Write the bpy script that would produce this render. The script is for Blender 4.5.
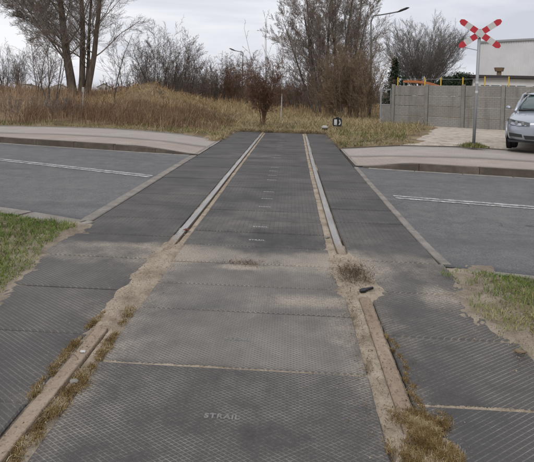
import bpy, bmesh, math, random
import numpy as np
from mathutils import Vector, Matrix

R = math.radians
for o in list(bpy.data.objects): bpy.data.objects.remove(o)
S = bpy.context.scene
COL = S.collection

# ------------------------------------------------------------------ camera
F, CX, CY, H, ROLL = 490.0, 267.0, 106.0, 1.25, R(1.6)
VPX, VPY = 292.0, 97.0
def _rc(px, py):
    u = (px-CX)/F; v = -(py-CY)/F
    c, s = math.cos(ROLL), math.sin(ROLL)
    return (u*c-v*s, u*s+v*c, 1.0)
_r = _rc(VPX, VPY)
PITCH = math.atan(-_r[1]); YAW = math.atan2(_r[0], math.cos(PITCH)-math.sin(PITCH)*_r[1])
def _w(a, b, k):
    y = math.cos(PITCH)*k - math.sin(PITCH)*b; z = math.sin(PITCH)*k + math.cos(PITCH)*b
    c, s = math.cos(YAW), math.sin(YAW)
    return Vector((a*c-y*s, a*s+y*c, z))
def ray(px, py): return _w(*_rc(px, py))
def gp(px, py, z=0.0):                      # pixel -> point on the level z
    d = ray(px, py); return d*((z-H)/d.z) + Vector((0, 0, H))
def at(px, py, D):                          # pixel -> point at distance D along the track
    d = ray(px, py); return d*(D/d.y) + Vector((0, 0, H))
cam = bpy.data.cameras.new('camera'); cam_o = bpy.data.objects.new('camera', cam); COL.objects.link(cam_o)
_c, _s = math.cos(ROLL), math.sin(ROLL)
rt, up, fw = _w(_c, _s, 0), _w(-_s, _c, 0), _w(0, 0, 1)
M4 = Matrix.Identity(4)
for i in range(3): M4[i][0], M4[i][1], M4[i][2] = rt[i], up[i], -fw[i]
M4[2][3] = H
cam_o.matrix_world = M4
cam.sensor_fit = 'HORIZONTAL'; cam.sensor_width = 36; cam.lens = F/534*36
cam.shift_y = -(231-CY)/534
cam.clip_start = 0.05; cam.clip_end = 3000
S.camera = cam_o

# ------------------------------------------------------------------ sky, sun, exposure
SUN_EL, SUN_AZ = R(48), R(205)              # behind the camera, high and veiled
W = bpy.data.worlds.new('World'); S.world = W; W.use_nodes = True
wt = W.node_tree; wt.nodes.clear()
def wn(t, **k):
    n = wt.nodes.new(t)
    for a, b in k.items(): setattr(n, a, b)
    return n
sky = wn('ShaderNodeTexSky', sky_type='NISHITA', sun_disc=False, sun_elevation=SUN_EL, sun_rotation=SUN_AZ, dust_density=3.0)
bg1 = wn('ShaderNodeBackground'); bg1.inputs[1].default_value = 0.1
wt.links.new(sky.outputs[0], bg1.inputs[0])
tc = wn('ShaderNodeTexCoord')
mp = wn('ShaderNodeMapping'); mp.inputs['Scale'].default_value = (1.1, 1.0, 5.5); mp.inputs['Location'].default_value = (0.35, 0.2, 0.1)
wt.links.new(tc.outputs['Generated'], mp.inputs[0])
nz = wn('ShaderNodeTexNoise'); nz.inputs['Scale'].default_value = 1.7; nz.inputs['Detail'].default_value = 6; nz.inputs['Roughness'].default_value = 0.52
nz.inputs['Distortion'].default_value = 0.35
wt.links.new(mp.outputs[0], nz.inputs[0])
rp = wn('ShaderNodeValToRGB')
rp.color_ramp.elements[0].position = 0.36; rp.color_ramp.elements[0].color = (0.50, 0.515, 0.57, 1)
rp.color_ramp.elements[1].position = 0.66; rp.color_ramp.elements[1].color = (0.80, 0.80, 0.83, 1)
e = rp.color_ramp.elements.new(0.5); e.color = (0.63, 0.64, 0.69, 1)
wt.links.new(nz.outputs[0], rp.inputs[0])
bg2 = wn('ShaderNodeBackground'); bg2.inputs[1].default_value = 1.0
wt.links.new(rp.outputs[0], bg2.inputs[0])
mx = wn('ShaderNodeMixShader'); mx.inputs[0].default_value = 0.93
wt.links.new(bg1.outputs[0], mx.inputs[1]); wt.links.new(bg2.outputs[0], mx.inputs[2])
wo = wn('ShaderNodeOutputWorld'); wt.links.new(mx.outputs[0], wo.inputs[0])
sun = bpy.data.lights.new('sun', 'SUN'); sun.energy = 1.1; sun.angle = R(22); sun.color = (1, 0.96, 0.9)
sun_o = bpy.data.objects.new('sun', sun); COL.objects.link(sun_o); sun_o.location = (0, 0, 30)
_sd = Vector((math.sin(SUN_AZ)*math.cos(SUN_EL), math.cos(SUN_AZ)*math.cos(SUN_EL), math.sin(SUN_EL)))
sun_o.rotation_euler = _sd.to_track_quat('Z', 'Y').to_euler()
S.view_settings.view_transform = 'Standard'; S.view_settings.look = 'None'
S.view_settings.exposure = 0.34; S.view_settings.gamma = 1
S.render.engine = 'CYCLES'

# ------------------------------------------------------------------ helpers: objects
def tag(o, label=None, cat=None, group=None, kind=None):
    for k, v in (('label', label), ('category', cat), ('group', group), ('kind', kind)):
        if v: o[k] = v
    return o
def link(name, mesh, parent=None, loc=(0, 0, 0), rot=(0, 0, 0)):
    o = bpy.data.objects.new(name, mesh); COL.objects.link(o)
    if parent: o.parent = parent
    o.location = loc; o.rotation_euler = rot
    return o
def thing(name, label, cat, loc=(0, 0, 0), rz=0, group=None, kind=None):
    return tag(link(name, None, None, loc, (0, 0, rz)), label, cat, group, kind)
def copy_tree(o, parent=None):
    c = o.copy(); COL.objects.link(c); c.parent = parent
    for ch in list(o.children): copy_tree(ch, c)
    return c
def mesh_np(name, v, quads=None, tris=None, mat=None, smooth=False, attr=None):
    v = np.asarray(v, dtype=np.float32).reshape(-1, 3)
    idx, st, tot, pos = [], [], [], 0
    for fa, n in ((quads, 4), (tris, 3)):
        if fa is None or len(fa) == 0: continue
        fa = np.asarray(fa, dtype=np.int32).reshape(-1, n)
        idx.append(fa.ravel()); st.append(pos+np.arange(len(fa))*n); tot.append(np.full(len(fa), n)); pos += fa.size
    idx = np.concatenate(idx); st = np.concatenate(st); tot = np.concatenate(tot)
    m = bpy.data.meshes.new(name)
    m.vertices.add(len(v)); m.vertices.foreach_set('co', v.ravel())
    m.loops.add(len(idx)); m.loops.foreach_set('vertex_index', idx.astype(np.int32))
    m.polygons.add(len(st)); m.polygons.foreach_set('loop_start', st.astype(np.int32)); m.polygons.foreach_set('loop_total', tot.astype(np.int32))
    if smooth: m.polygons.foreach_set('use_smooth', np.ones(len(st), dtype=bool))
    if attr is not None:
        a = m.attributes.new('rnd', 'FLOAT', 'POINT'); a.data.foreach_set('value', np.asarray(attr, dtype=np.float32))
    m.update(); m.validate()
    if mat: m.materials.append(mat)
    return m
class MB:                                   # collects simple shapes into one mesh
    def __init__(s): s.bm = bmesh.new()
    def poly(s, pts): return s.bm.faces.new([s.bm.verts.new(p) for p in pts])
    def box(s, a, b, bev=0.0, rot=None, pivot=None):
        a, b = Vector(a), Vector(b)
        r = bmesh.ops.create_cube(s.bm, size=1.0, matrix=Matrix.Translation((a+b)/2) @ Matrix.Diagonal(((b-a).x, (b-a).y, (b-a).z, 1)))
        vs = r['verts']
        if bev:
            es = list({e for v in vs for e in v.link_edges})
            rr = bmesh.ops.bevel(s.bm, geom=es, offset=bev, segments=1, affect='EDGES')
            vs = list({v for v in rr['verts']})
        if rot is not None: bmesh.ops.rotate(s.bm, verts=vs, cent=pivot or (a+b)/2, matrix=rot)
        return s
    def prism(s, outline, axis, t0, t1):    # outline 2D, extruded on axis 0/1/2
        def P(q, t):
            l = list(q); l.insert(axis, t); return l
        A = [s.bm.verts.new(P(q, t0)) for q in outline]; B = [s.bm.verts.new(P(q, t1)) for q in outline]
        n = len(A)
        s.bm.faces.new(A); s.bm.faces.new(B[::-1])
        for i in range(n): s.bm.faces.new((A[i], B[i], B[(i+1) % n], A[(i+1) % n]))
        return s
    def tube(s, pts, rad, n=8, cap=True):
        pts = [Vector(p) for p in pts]
        if not hasattr(rad, '__len__'): rad = [rad]*len(pts)
        rings = []
        for i, p in enumerate(pts):
            t = (pts[min(i+1, len(pts)-1)]-pts[max(i-1, 0)]).normalized()
            u = t.cross(Vector((0.03, 1, 0.02)) if abs(t.y) < 0.9 else Vector((1, 0, 0.05))).normalized(); w = t.cross(u)
            rings.append([s.bm.verts.new(p+(u*math.cos(a)+w*math.sin(a))*rad[i]) for a in (2*math.pi*k/n for k in range(n))])
        for A, B in zip(rings, rings[1:]):
            for k in range(n): s.bm.faces.new((A[k], A[(k+1) % n], B[(k+1) % n], B[k]))
        if cap: s.bm.faces.new(rings[0][::-1]); s.bm.faces.new(rings[-1])
        return s
    def loft(s, secs, close=True, caps=True):
        rs = [[s.bm.verts.new(p) for p in sec] for sec in secs]; n = len(rs[0])
        for A, B in zip(rs, rs[1:]):
            for k in range(n if close else n-1): s.bm.faces.new((A[k], A[(k+1) % n], B[(k+1) % n], B[k]))
        if caps: s.bm.faces.new(rs[0][::-1]); s.bm.faces.new(rs[-1])
        return s
    def mesh(s, name, mat, smooth=False):
        bmesh.ops.recalc_face_normals(s.bm, faces=s.bm.faces)
        m = bpy.data.meshes.new(name); s.bm.to_mesh(m); s.bm.free()
        if smooth:
            for p in m.polygons: p.use_smooth = True
        if mat: m.materials.append(mat)
        return m
    def obj(s, name, mat, parent=None, smooth=False, loc=(0, 0, 0), rot=(0, 0, 0)): return link(name, s.mesh(name, mat, smooth), parent, loc, rot)

# ------------------------------------------------------------------ helpers: materials
class NT:
    def __init__(s, name):
        s.m = bpy.data.materials.new(name); s.m.use_nodes = True; s.t = s.m.node_tree; s.t.nodes.clear()
        s.out = s.t.nodes.new('ShaderNodeOutputMaterial'); s.b = s.t.nodes.new('ShaderNodeBsdfPrincipled')
        s.t.links.new(s.b.outputs[0], s.out.inputs[0]); s._pos = None
    def n(s, t, **k):
        q = s.t.nodes.new(t)
        for a, b in k.items(): setattr(q, a, b)
        return q
    def put(s, sock, v):
        if v is None: return
        if hasattr(v, 'is_output'): s.t.links.new(v, sock)
        else:
            if sock.type == 'RGBA' and len(v) == 3: v = (*v, 1)
            sock.default_value = v
    def pos(s):
        if not s._pos: s._pos = s.n('ShaderNodeNewGeometry').outputs['Position']
        return s._pos
    def xyz(s):
        q = s.n('ShaderNodeSeparateXYZ'); s.put(q.inputs[0], s.pos()); return q.outputs
    def obj(s): return s.n('ShaderNodeTexCoord').outputs['Object']
    def mth(s, op, a, b=None, c=None, clamp=False):
        q = s.n('ShaderNodeMath', operation=op, use_clamp=clamp)
        for i, v in enumerate((a, b, c)): s.put(q.inputs[i], v)
        return q.outputs[0]
    def noise(s, scale, detail=4, rough=0.55, vec=None, stretch=None, dist=0):
        vec = vec if vec is not None else s.pos()
        if stretch:
            mpn = s.n('ShaderNodeMapping'); mpn.inputs['Scale'].default_value = stretch; s.put(mpn.inputs[0], vec); vec = mpn.outputs[0]
        q = s.n('ShaderNodeTexNoise'); s.put(q.inputs['Vector'], vec)
        q.inputs['Scale'].default_value = scale; q.inputs['Detail'].default_value = detail; q.inputs['Roughness'].default_value = rough; q.inputs['Distortion'].default_value = dist
        return q.outputs[0]
    def ss(s, v, a, b):                     # smoothstep
        q = s.n('ShaderNodeMapRange', interpolation_type='SMOOTHSTEP'); s.put(q.inputs['Value'], v)
        q.inputs['From Min'].default_value = a; q.inputs['From Max'].default_value = b; return q.outputs[0]
    def ramp(s, fac, *st):
        q = s.n('ShaderNodeValToRGB'); s.put(q.inputs[0], fac); el = q.color_ramp.elements
        while len(el) < len(st): el.new(0.5)
        for x, (p, c) in zip(el, st): x.position = p; x.color = (*c, 1)
        return q.outputs[0]
    def mix(s, fac, a, b, mode='MIX'):
        q = s.n('ShaderNodeMix', data_type='RGBA', blend_type=mode); s.put(q.inputs[0], fac); s.put(q.inputs[6], a); s.put(q.inputs[7], b); return q.outputs[2]
    def attr(s, nm='rnd'): return s.n('ShaderNodeAttribute', attribute_name=nm).outputs['Fac']
    def objrand(s): return s.n('ShaderNodeObjectInfo').outputs['Random']
    def bump(s, h, strength=0.5, dist=0.01):
        q = s.n('ShaderNodeBump'); s.put(q.inputs['Height'], h); q.inputs['Strength'].default_value = strength; q.inputs['Distance'].default_value = dist
        s.t.links.new(q.outputs[0], s.b.inputs['Normal'])
    def fin(s, color, rough=0.85, metal=0.0, spec=0.3):
        s.put(s.b.inputs['Base Color'], color); s.put(s.b.inputs['Roughness'], rough); s.put(s.b.inputs['Metallic'], metal); s.b.inputs['Specular IOR Level'].default_value = spec
        return s.m
def noisy(name, c1, c2, scale=3.0, rough=0.85, bump=0.0, bscale=40.0, metal=0.0, spec=0.3, c3=None, detail=5, bdist=0.01, world=True, lo=.35, hi=.65, stretch=None):
    t = NT(name); v = t.pos() if world else t.obj()
    f = t.noise(scale, detail, .6, v, stretch)
    st = [(lo, c1), (hi, c2)] if c3 is None else [(lo, c1), ((lo+hi)/2, c2), (hi, c3)]
    col = t.ramp(f, *st)
    if bump: t.bump(t.noise(bscale, 4, .6, v), bump, bdist)
    return t.fin(col, rough, metal, spec)
def bladed(name, *cols, rough=0.8, trans=0.15):
    t = NT(name); k = len(cols)
    col = t.ramp(t.attr(), *[(i/(max(1, k-1)), c) for i, c in enumerate(cols)])
    return t.fin(col, rough, 0, 0.15)

SAND1, SAND2, SAND3 = (0.25, 0.203, 0.152), (0.39, 0.328, 0.255), (0.49, 0.425, 0.34)
def asphalt():
    t = NT('asphalt'); x, y, z = t.xyz()
    big = t.noise(0.55, 5, .6); mid = t.noise(5.0, 5, .65); fine = t.noise(140, 3, .7)
    c = t.ramp(big, (.35, (.096, .097, .100)), (.65, (.128, .128, .130)))
    c = t.mix(t.ss(mid, .42, .68), c, (.146, .145, .145))
    c = t.mix(t.mth('MULTIPLY', t.ss(fine, .52, .68), .7), c, (.30, .295, .29))
    c = t.mix(t.mth('MULTIPLY', t.ss(fine, .46, .30), .5), c, (.03, .03, .033))
    g2 = t.noise(48, 3, .75); c = t.mix(t.mth('MULTIPLY', t.ss(g2, .52, .70), .45), c, (.23, .228, .222)); c = t.mix(t.mth('MULTIPLY', t.ss(g2, .46, .32), .5), c, (.055, .055, .057))
    c = t.mix(t.mth('MULTIPLY', t.ss(t.noise(1.1, 5, .6, stretch=(.22, 1.6, 1)), .48, .66), .4), c, (.085, .085, .088))
    # dust blown beside the crossing and the verge
    d = t.mth('MULTIPLY', t.ss(t.noise(2.3, 6, .65), .5, .7), .45)
    c = t.mix(d, c, (.19, .175, .155))
    # thin cracks
    vo = t.n('ShaderNodeTexVoronoi', feature='DISTANCE_TO_EDGE'); mpn = t.n('ShaderNodeMapping'); mpn.inputs['Scale'].default_value = (.22, .5, .5)
    ad = t.n('ShaderNodeVectorMath', operation='ADD'); nc = t.n('ShaderNodeTexNoise'); nc.inputs['Scale'].default_value = 1.7; t.put(nc.inputs[0], t.pos())
    t.put(ad.inputs[0], t.pos()); t.put(ad.inputs[1], nc.outputs['Color']); t.put(mpn.inputs[0], ad.outputs[0]); t.put(vo.inputs['Vector'], mpn.outputs[0]); vo.inputs['Scale'].default_value = 1.0
    ck = t.mth('MULTIPLY', t.mth('LESS_THAN', vo.outputs['Distance'], .0035), t.ss(t.noise(.9, 2), .5, .65))
    c = t.mix(t.mth('MULTIPLY', ck, .75), c, (.03, .03, .03))
    t.bump(t.mth('ADD', fine, t.mth('MULTIPLY', t.noise(420, 2), .5)), .55, .004)
    return t.fin(c, .82, 0, .3)
def rubber(name, wR, wL, key):
    """moulded rubber panel: diamond grooves that hold dust, sand blown over it in drifts"""
    t = NT(name); x, y, z = t.xyz()
    per = 0.0155 if key == 'mid' else 0.0205
    def fam(sg, ang):
        a = R(ang)
        u = t.mth('ADD', t.mth('MULTIPLY', x, -math.sin(a)*sg), t.mth('MULTIPLY', y, math.cos(a)))
        fr_ = t.mth('FRACT', t.mth('DIVIDE', t.mth('ADD', u, 50), per))
        return t.mth('ABSOLUTE', t.mth('SUBTRACT', fr_, .5))       # .5 at groove, 0 in the middle
    ang = 34 if key != 'mid' else 32
    ga, gb = (.395, .47) if key == 'mid' else (.42, .48)
    gR, gL = t.ss(fam(1, ang), ga, gb), t.ss(fam(-1, ang), ga, gb)
    nr = t.ss(y, 8.5, 3.8)
    n1 = t.noise(1.3, 6, .62, dist=.4); n2 = t.noise(6.5, 5, .65); n3 = t.noise(90, 3, .7); n0 = t.noise(.75, 3, .5)
    st = t.noise(2.2, 5, .6, stretch=(.5, 1.5, 1), dist=.3)         # wheel-smeared streaks along the road
    if key == 'mid': band = t.mth('MULTIPLY', t.ss(y, 2.19, 2.27), t.ss(y, 4.12, 3.72))
    else: band = t.mth('MULTIPLY', t.ss(y, 2.3, 3.2), t.ss(y, 4.3, 3.85))
    crest = t.mth('MULTIPLY', t.ss(y, 3.35, 3.65), t.ss(y, 4.15, 3.85))
    far = t.mth('MULTIPLY', t.ss(y, 9.4, 10.0), t.ss(y, 10.8, 10.2))
    rl = t.mth('MINIMUM', t.mth('ABSOLUTE', t.mth('ADD', x, .97)), t.mth('ABSOLUTE', t.mth('SUBTRACT', x, .49)))
    rail = t.mth('MULTIPLY', t.ss(rl, .38, .06), t.mth('ADD', t.mth('MULTIPLY', t.ss(y, 9, 3.9), .45), t.mth('MULTIPLY', t.ss(y, 4.3, 3.7), .55)))
    d = t.mth('ADD', t.mth('MULTIPLY', band, .07 if key == 'mid' else .04), t.mth('MULTIPLY', crest, .22))
    d = t.mth('ADD', d, t.mth('MULTIPLY', far, .13)); d = t.mth('ADD', d, t.mth('MULTIPLY', rail, .19 if key != 'left' else .12))
    d = t.mth('ADD', d, t.mth('ADD', t.mth('ADD', t.mth('MULTIPLY', n1, .56), t.mth('MULTIPLY', n2, .30)), t.mth('MULTIPLY', n3, .10)))
    for (px_, py_), sx_, sy_, am in (((296, 300), .30, .12, .27), ((240, 267), .16, .05, .28), ((440, 297), .15, .26, .32), ((330, 330), .12, .2, .13), ((214, 425), .2, .12, .10), ((120, 243), .35, .10, .17)):
        pp = gp(px_, py_)
        dd = t.mth('SQRT', t.mth('ADD', t.mth('POWER', t.mth('DIVIDE', t.mth('SUBTRACT', x, pp.x), sx_), 2.0), t.mth('POWER', t.mth('DIVIDE', t.mth('SUBTRACT', y, pp.y), sy_), 2.0)))
        d = t.mth('ADD', d, t.mth('MULTIPLY', t.ss(dd, 1.5, .2), am))
    sand = t.ss(d, .58, .88)
    base = t.ramp(t.mth('ADD', t.mth('MULTIPLY', n2, .6), t.mth('MULTIPLY', n3, .4)), (.3, (.050, .047, .045)), (.7, (.088, .083, .079)))
    base = t.mix(t.mth('MULTIPLY', t.objrand(), .55), base, (.050, .050, .053))
    gw = t.mth('MAXIMUM', t.mth('MULTIPLY', t.ss(fam(1, ang), .16, .46), min(1, wR+.25)), t.mth('MULTIPLY', t.ss(fam(-1, ang), .16, .46), min(1, wL+.25))); gwf = t.mth('ADD', .38, t.mth('MULTIPLY', gw, .62)); sand = t.mth('MULTIPLY', sand, t.mth('ADD', gwf, t.mth('MULTIPLY', t.mth('SUBTRACT', 1.0, gwf), t.ss(d, .76, .98)), clamp=True))
    film = t.mth('ADD', t.mth('MULTIPLY', t.ss(n1, .30, .80), .34), t.mth('MULTIPLY', t.mth('MULTIPLY', band, t.ss(n0, .2, .6)), .72 if key == 'mid' else .28))
    film = t.mth('ADD', film, t.mth('MULTIPLY', t.mth('MULTIPLY', t.ss(st, .42, .75), t.ss(y, 3.9, 5)), .34), clamp=True)
    film = t.mth('MULTIPLY', film, gwf); base = t.mix(film, base, (.24, .222, .198))
    gr = t.mth('MAXIMUM', t.mth('MULTIPLY', gR, wR), t.mth('MULTIPLY', gL, wL))
    gr = t.mth('MULTIPLY', gr, nr); grd = t.mth('MULTIPLY', gr, t.ss(t.mth('ADD', t.mth('ADD', t.mth('MULTIPLY', n1, .7), t.mth('MULTIPLY', n2, .45)), t.mth('MULTIPLY', n3, .4)), .58, .98))
    c = t.mix(t.mth('MULTIPLY', grd, 1.0, clamp=True), base, (.40, .365, .32))
    c = t.mix(t.mth('MULTIPLY', t.mth('MAXIMUM', gR, gL), t.mth('MULTIPLY', nr, t.mth('MULTIPLY', t.mth('SUBTRACT', 1.0, grd), .35))), c, (.03, .029, .028))
    c = t.mix(t.mth('MULTIPLY', sand, .80), c, t.ramp(n3, (.35, (.24, .205, .165)), (.65, (.44, .385, .315))))
    # moulded cross ribs of the carriageway panels
    rb = t.ss(t.mth('ABSOLUTE', t.mth('SUBTRACT', t.mth('FRACT', t.mth('DIVIDE', t.mth('ADD', x, 9), .042)), .5)), .36, .46)
    rb = t.mth('MULTIPLY', t.mth('MULTIPLY', rb, t.ss(y, 3.9, 4.6)), t.mth('MULTIPLY', t.ss(st, .3, .55), .35))
    c = t.mix(rb, c, (.035, .034, .034))
    # dirt packed along the seams and scuffs
    hgt = t.mth('SUBTRACT', t.mth('MULTIPLY', n3, .25), t.mth('MULTIPLY', t.mth('MAXIMUM', gR, gL), t.mth('SUBTRACT', 1.0, sand)))
    t.bump(hgt, .7, .003)
    return t.fin(c, t.mth('ADD', .66, t.mth('MULTIPLY', sand, .28)), 0, .3)
def sandmat(name, dark=1.0, grey=0.0):
    t = NT(name); a = t.noise(5, 6, .65); b = t.noise(60, 4, .7); g = t.noise(230, 2, .7)
    def tone(c): m = sum(c)/3; return tuple((k+(m-k)*grey)*dark for k in c)
    c = t.ramp(a, (.34, tone(SAND1)), (.52, tone(SAND2)), (.7, tone(SAND3)))
    c = t.mix(t.mth('MULTIPLY', t.ss(b, .53, .68), .6), c, (.12, .085, .055))
    c = t.mix(t.mth('MULTIPLY', t.ss(g, .58, .7), .5), c, (.5, .45, .38))
    t.bump(t.mth('ADD', b, t.mth('MULTIPLY', g, .4)), .9, .012)
    return t.fin(c, .95, 0, .1)
def railmat():
    t = NT('rail_steel'); x, y, z = t.xyz()
    n = t.noise(9, 5, .65, stretch=(1, .25, 1)); f = t.noise(110, 3, .7)
    sd = t.mth('ADD', t.ss(y, 4.4, 3.9), t.ss(y, 15.2, 16.2), clamp=True)
    rust = t.ramp(t.mth('ADD', t.mth('MULTIPLY', n, .6), t.mth('MULTIPLY', f, .4)), (.30, (.16, .115, .08)), (.5, (.265, .205, .15)), (.7, (.36, .295, .23)))
    worn = t.ramp(n, (.3, (.26, .25, .24)), (.7, (.42, .405, .39)))
    nsep = t.n('ShaderNodeSeparateXYZ'); t.put(nsep.inputs[0], t.n('ShaderNodeNewGeometry').outputs['Normal']); top = t.ss(nsep.outputs[2], .55, .97)
    c = t.mix(sd, t.mix(top, (.095, .07, .052), worn), rust)
    c = t.mix(t.mth('MULTIPLY', t.mth('MULTIPLY', sd, t.ss(t.noise(38, 4, .7), .52, .68)), .6), c, (.085, .055, .038)); t.bump(t.mth('ADD', f, t.noise(38, 4, .7)), .5, .004)
    return t.fin(c, t.mth('ADD', .45, t.mth('MULTIPLY', sd, .45)), t.mth('MULTIPLY', t.mth('SUBTRACT', 1.0, sd), .2), .4)
def pavers(name, c1, c2, joint, bw=.2, bh=.1):
    t = NT(name); br = t.n('ShaderNodeTexBrick'); t.put(br.inputs['Vector'], t.pos())
    br.inputs['Scale'].default_value = 1; br.inputs['Brick Width'].default_value = bw; br.inputs['Row Height'].default_value = bh; br.inputs['Mortar Size'].default_value = .006
    t.put(br.inputs['Color1'], c1); t.put(br.inputs['Color2'], c2); t.put(br.inputs['Mortar'], joint)
    n = t.noise(1.1, 5, .6); c = t.mix(t.mth('MULTIPLY', t.ss(n, .45, .7), .55), br.outputs['Color'], (.42, .37, .32))
    c = t.mix(t.mth('MULTIPLY', t.ss(t.noise(30, 4, .7), .5, .7), .3), c, (.14, .12, .11))
    t.bump(br.outputs['Fac'], -.4, .004)
    return t.fin(c, .9, 0, .2)
def concrete(name, c1, c2, c3, bs=60, scale=2.5):
    t = NT(name); a = t.noise(scale, 6, .65); b = t.noise(bs, 4, .7)
    c = t.ramp(a, (.32, c1), (.5, c2), (.68, c3)); c = t.mix(t.mth('MULTIPLY', t.ss(b, .54, .7), .4), c, tuple(k*.45 for k in c1))
    c = t.mix(t.mth('MULTIPLY', t.objrand(), .3), c, tuple(k*.72 for k in c2))
    t.bump(b, .5, .006); return t.fin(c, .9, 0, .2)
def fencepanel():
    t = NT('cast_concrete_panel'); o = t.obj()
    br = t.n('ShaderNodeTexBrick'); mpn = t.n('ShaderNodeMapping'); mpn.inputs['Rotation'].default_value = (R(90), 0, 0); t.put(mpn.inputs[0], o); t.put(br.inputs['Vector'], mpn.outputs[0])
    br.inputs['Scale'].default_value = 1; br.inputs['Brick Width'].default_value = .19; br.inputs['Row Height'].default_value = .0815; br.inputs['Mortar Size'].default_value = .011; br.inputs['Mortar Smooth'].default_value = .6; br.offset = .5
    t.put(br.inputs['Color1'], (.25, .24, .222)); t.put(br.inputs['Color2'], (.272, .26, .242)); t.put(br.inputs['Mortar'], (.18, .168, .15))
    n = t.noise(1.4, 6, .65, stretch=(1, 1, .5)); c = t.mix(t.mth('MULTIPLY', t.ss(n, .42, .72), .6), br.outputs['Color'], (.15, .14, .12))
    c = t.mix(t.mth('MULTIPLY', t.objrand(), .3), c, (.19, .17, .15))
    c = t.mix(t.mth('MULTIPLY', t.ss(t.noise(25, 4, .7), .5, .7), .35), c, (.32, .31, .28))
    c = t.mix(t.mth('MULTIPLY', t.ss(t.noise(2.6, 5, .7, stretch=(1, 1, .12)), .5, .7), .45), c, (.11, .105, .09)); c = t.mix(t.mth('MULTIPLY', t.ss(t.noise(1.9, 5, .7, stretch=(1, 1, .3)), .55, .72), .35), c, (.34, .33, .30))
    t.bump(br.outputs['Fac'], -.6, .02); return t.fin(c, .92, 0, .15)
def paintline():
    t = NT('road_paint'); n = t.noise(9, 6, .7); f = t.noise(120, 3, .7)
    k = t.ss(t.mth('ADD', t.mth('MULTIPLY', n, .6), t.mth('MULTIPLY', f, .4)), .42, .62)
    c = t.mix(k, (.17, .17, .172), (.60, .60, .60)); t.bump(f, .4, .003); return t.fin(c, .75, 0, .3)
def plain(name, c, rough=.6, metal=0, spec=.4, var=.25):
    t = NT(name); n = t.noise(14, 5, .65); k = t.mth('MULTIPLY', t.ss(n, .4, .75), var)
    return t.fin(t.mix(k, c, tuple(v*.55 for v in c)), rough, metal, spec)
def carpaint():
    t = NT('silver_car_paint'); n = t.noise(3, 4); x, y, z = t.xyz()
    dirt = t.mth('MULTIPLY', t.ss(z, .75, .2), t.ss(n, .35, .7))
    c = t.mix(t.mth('MULTIPLY', dirt, .35), (.36, .39, .44), (.20, .18, .16))
    t.b.inputs['Coat Weight'].default_value = .8; t.b.inputs['Coat Roughness'].default_value = .06
    return t.fin(c, .36, .55, .5)
def glassmat(name, c):
    t = NT(name); return t.fin(c, .06, 0, .9)

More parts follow.
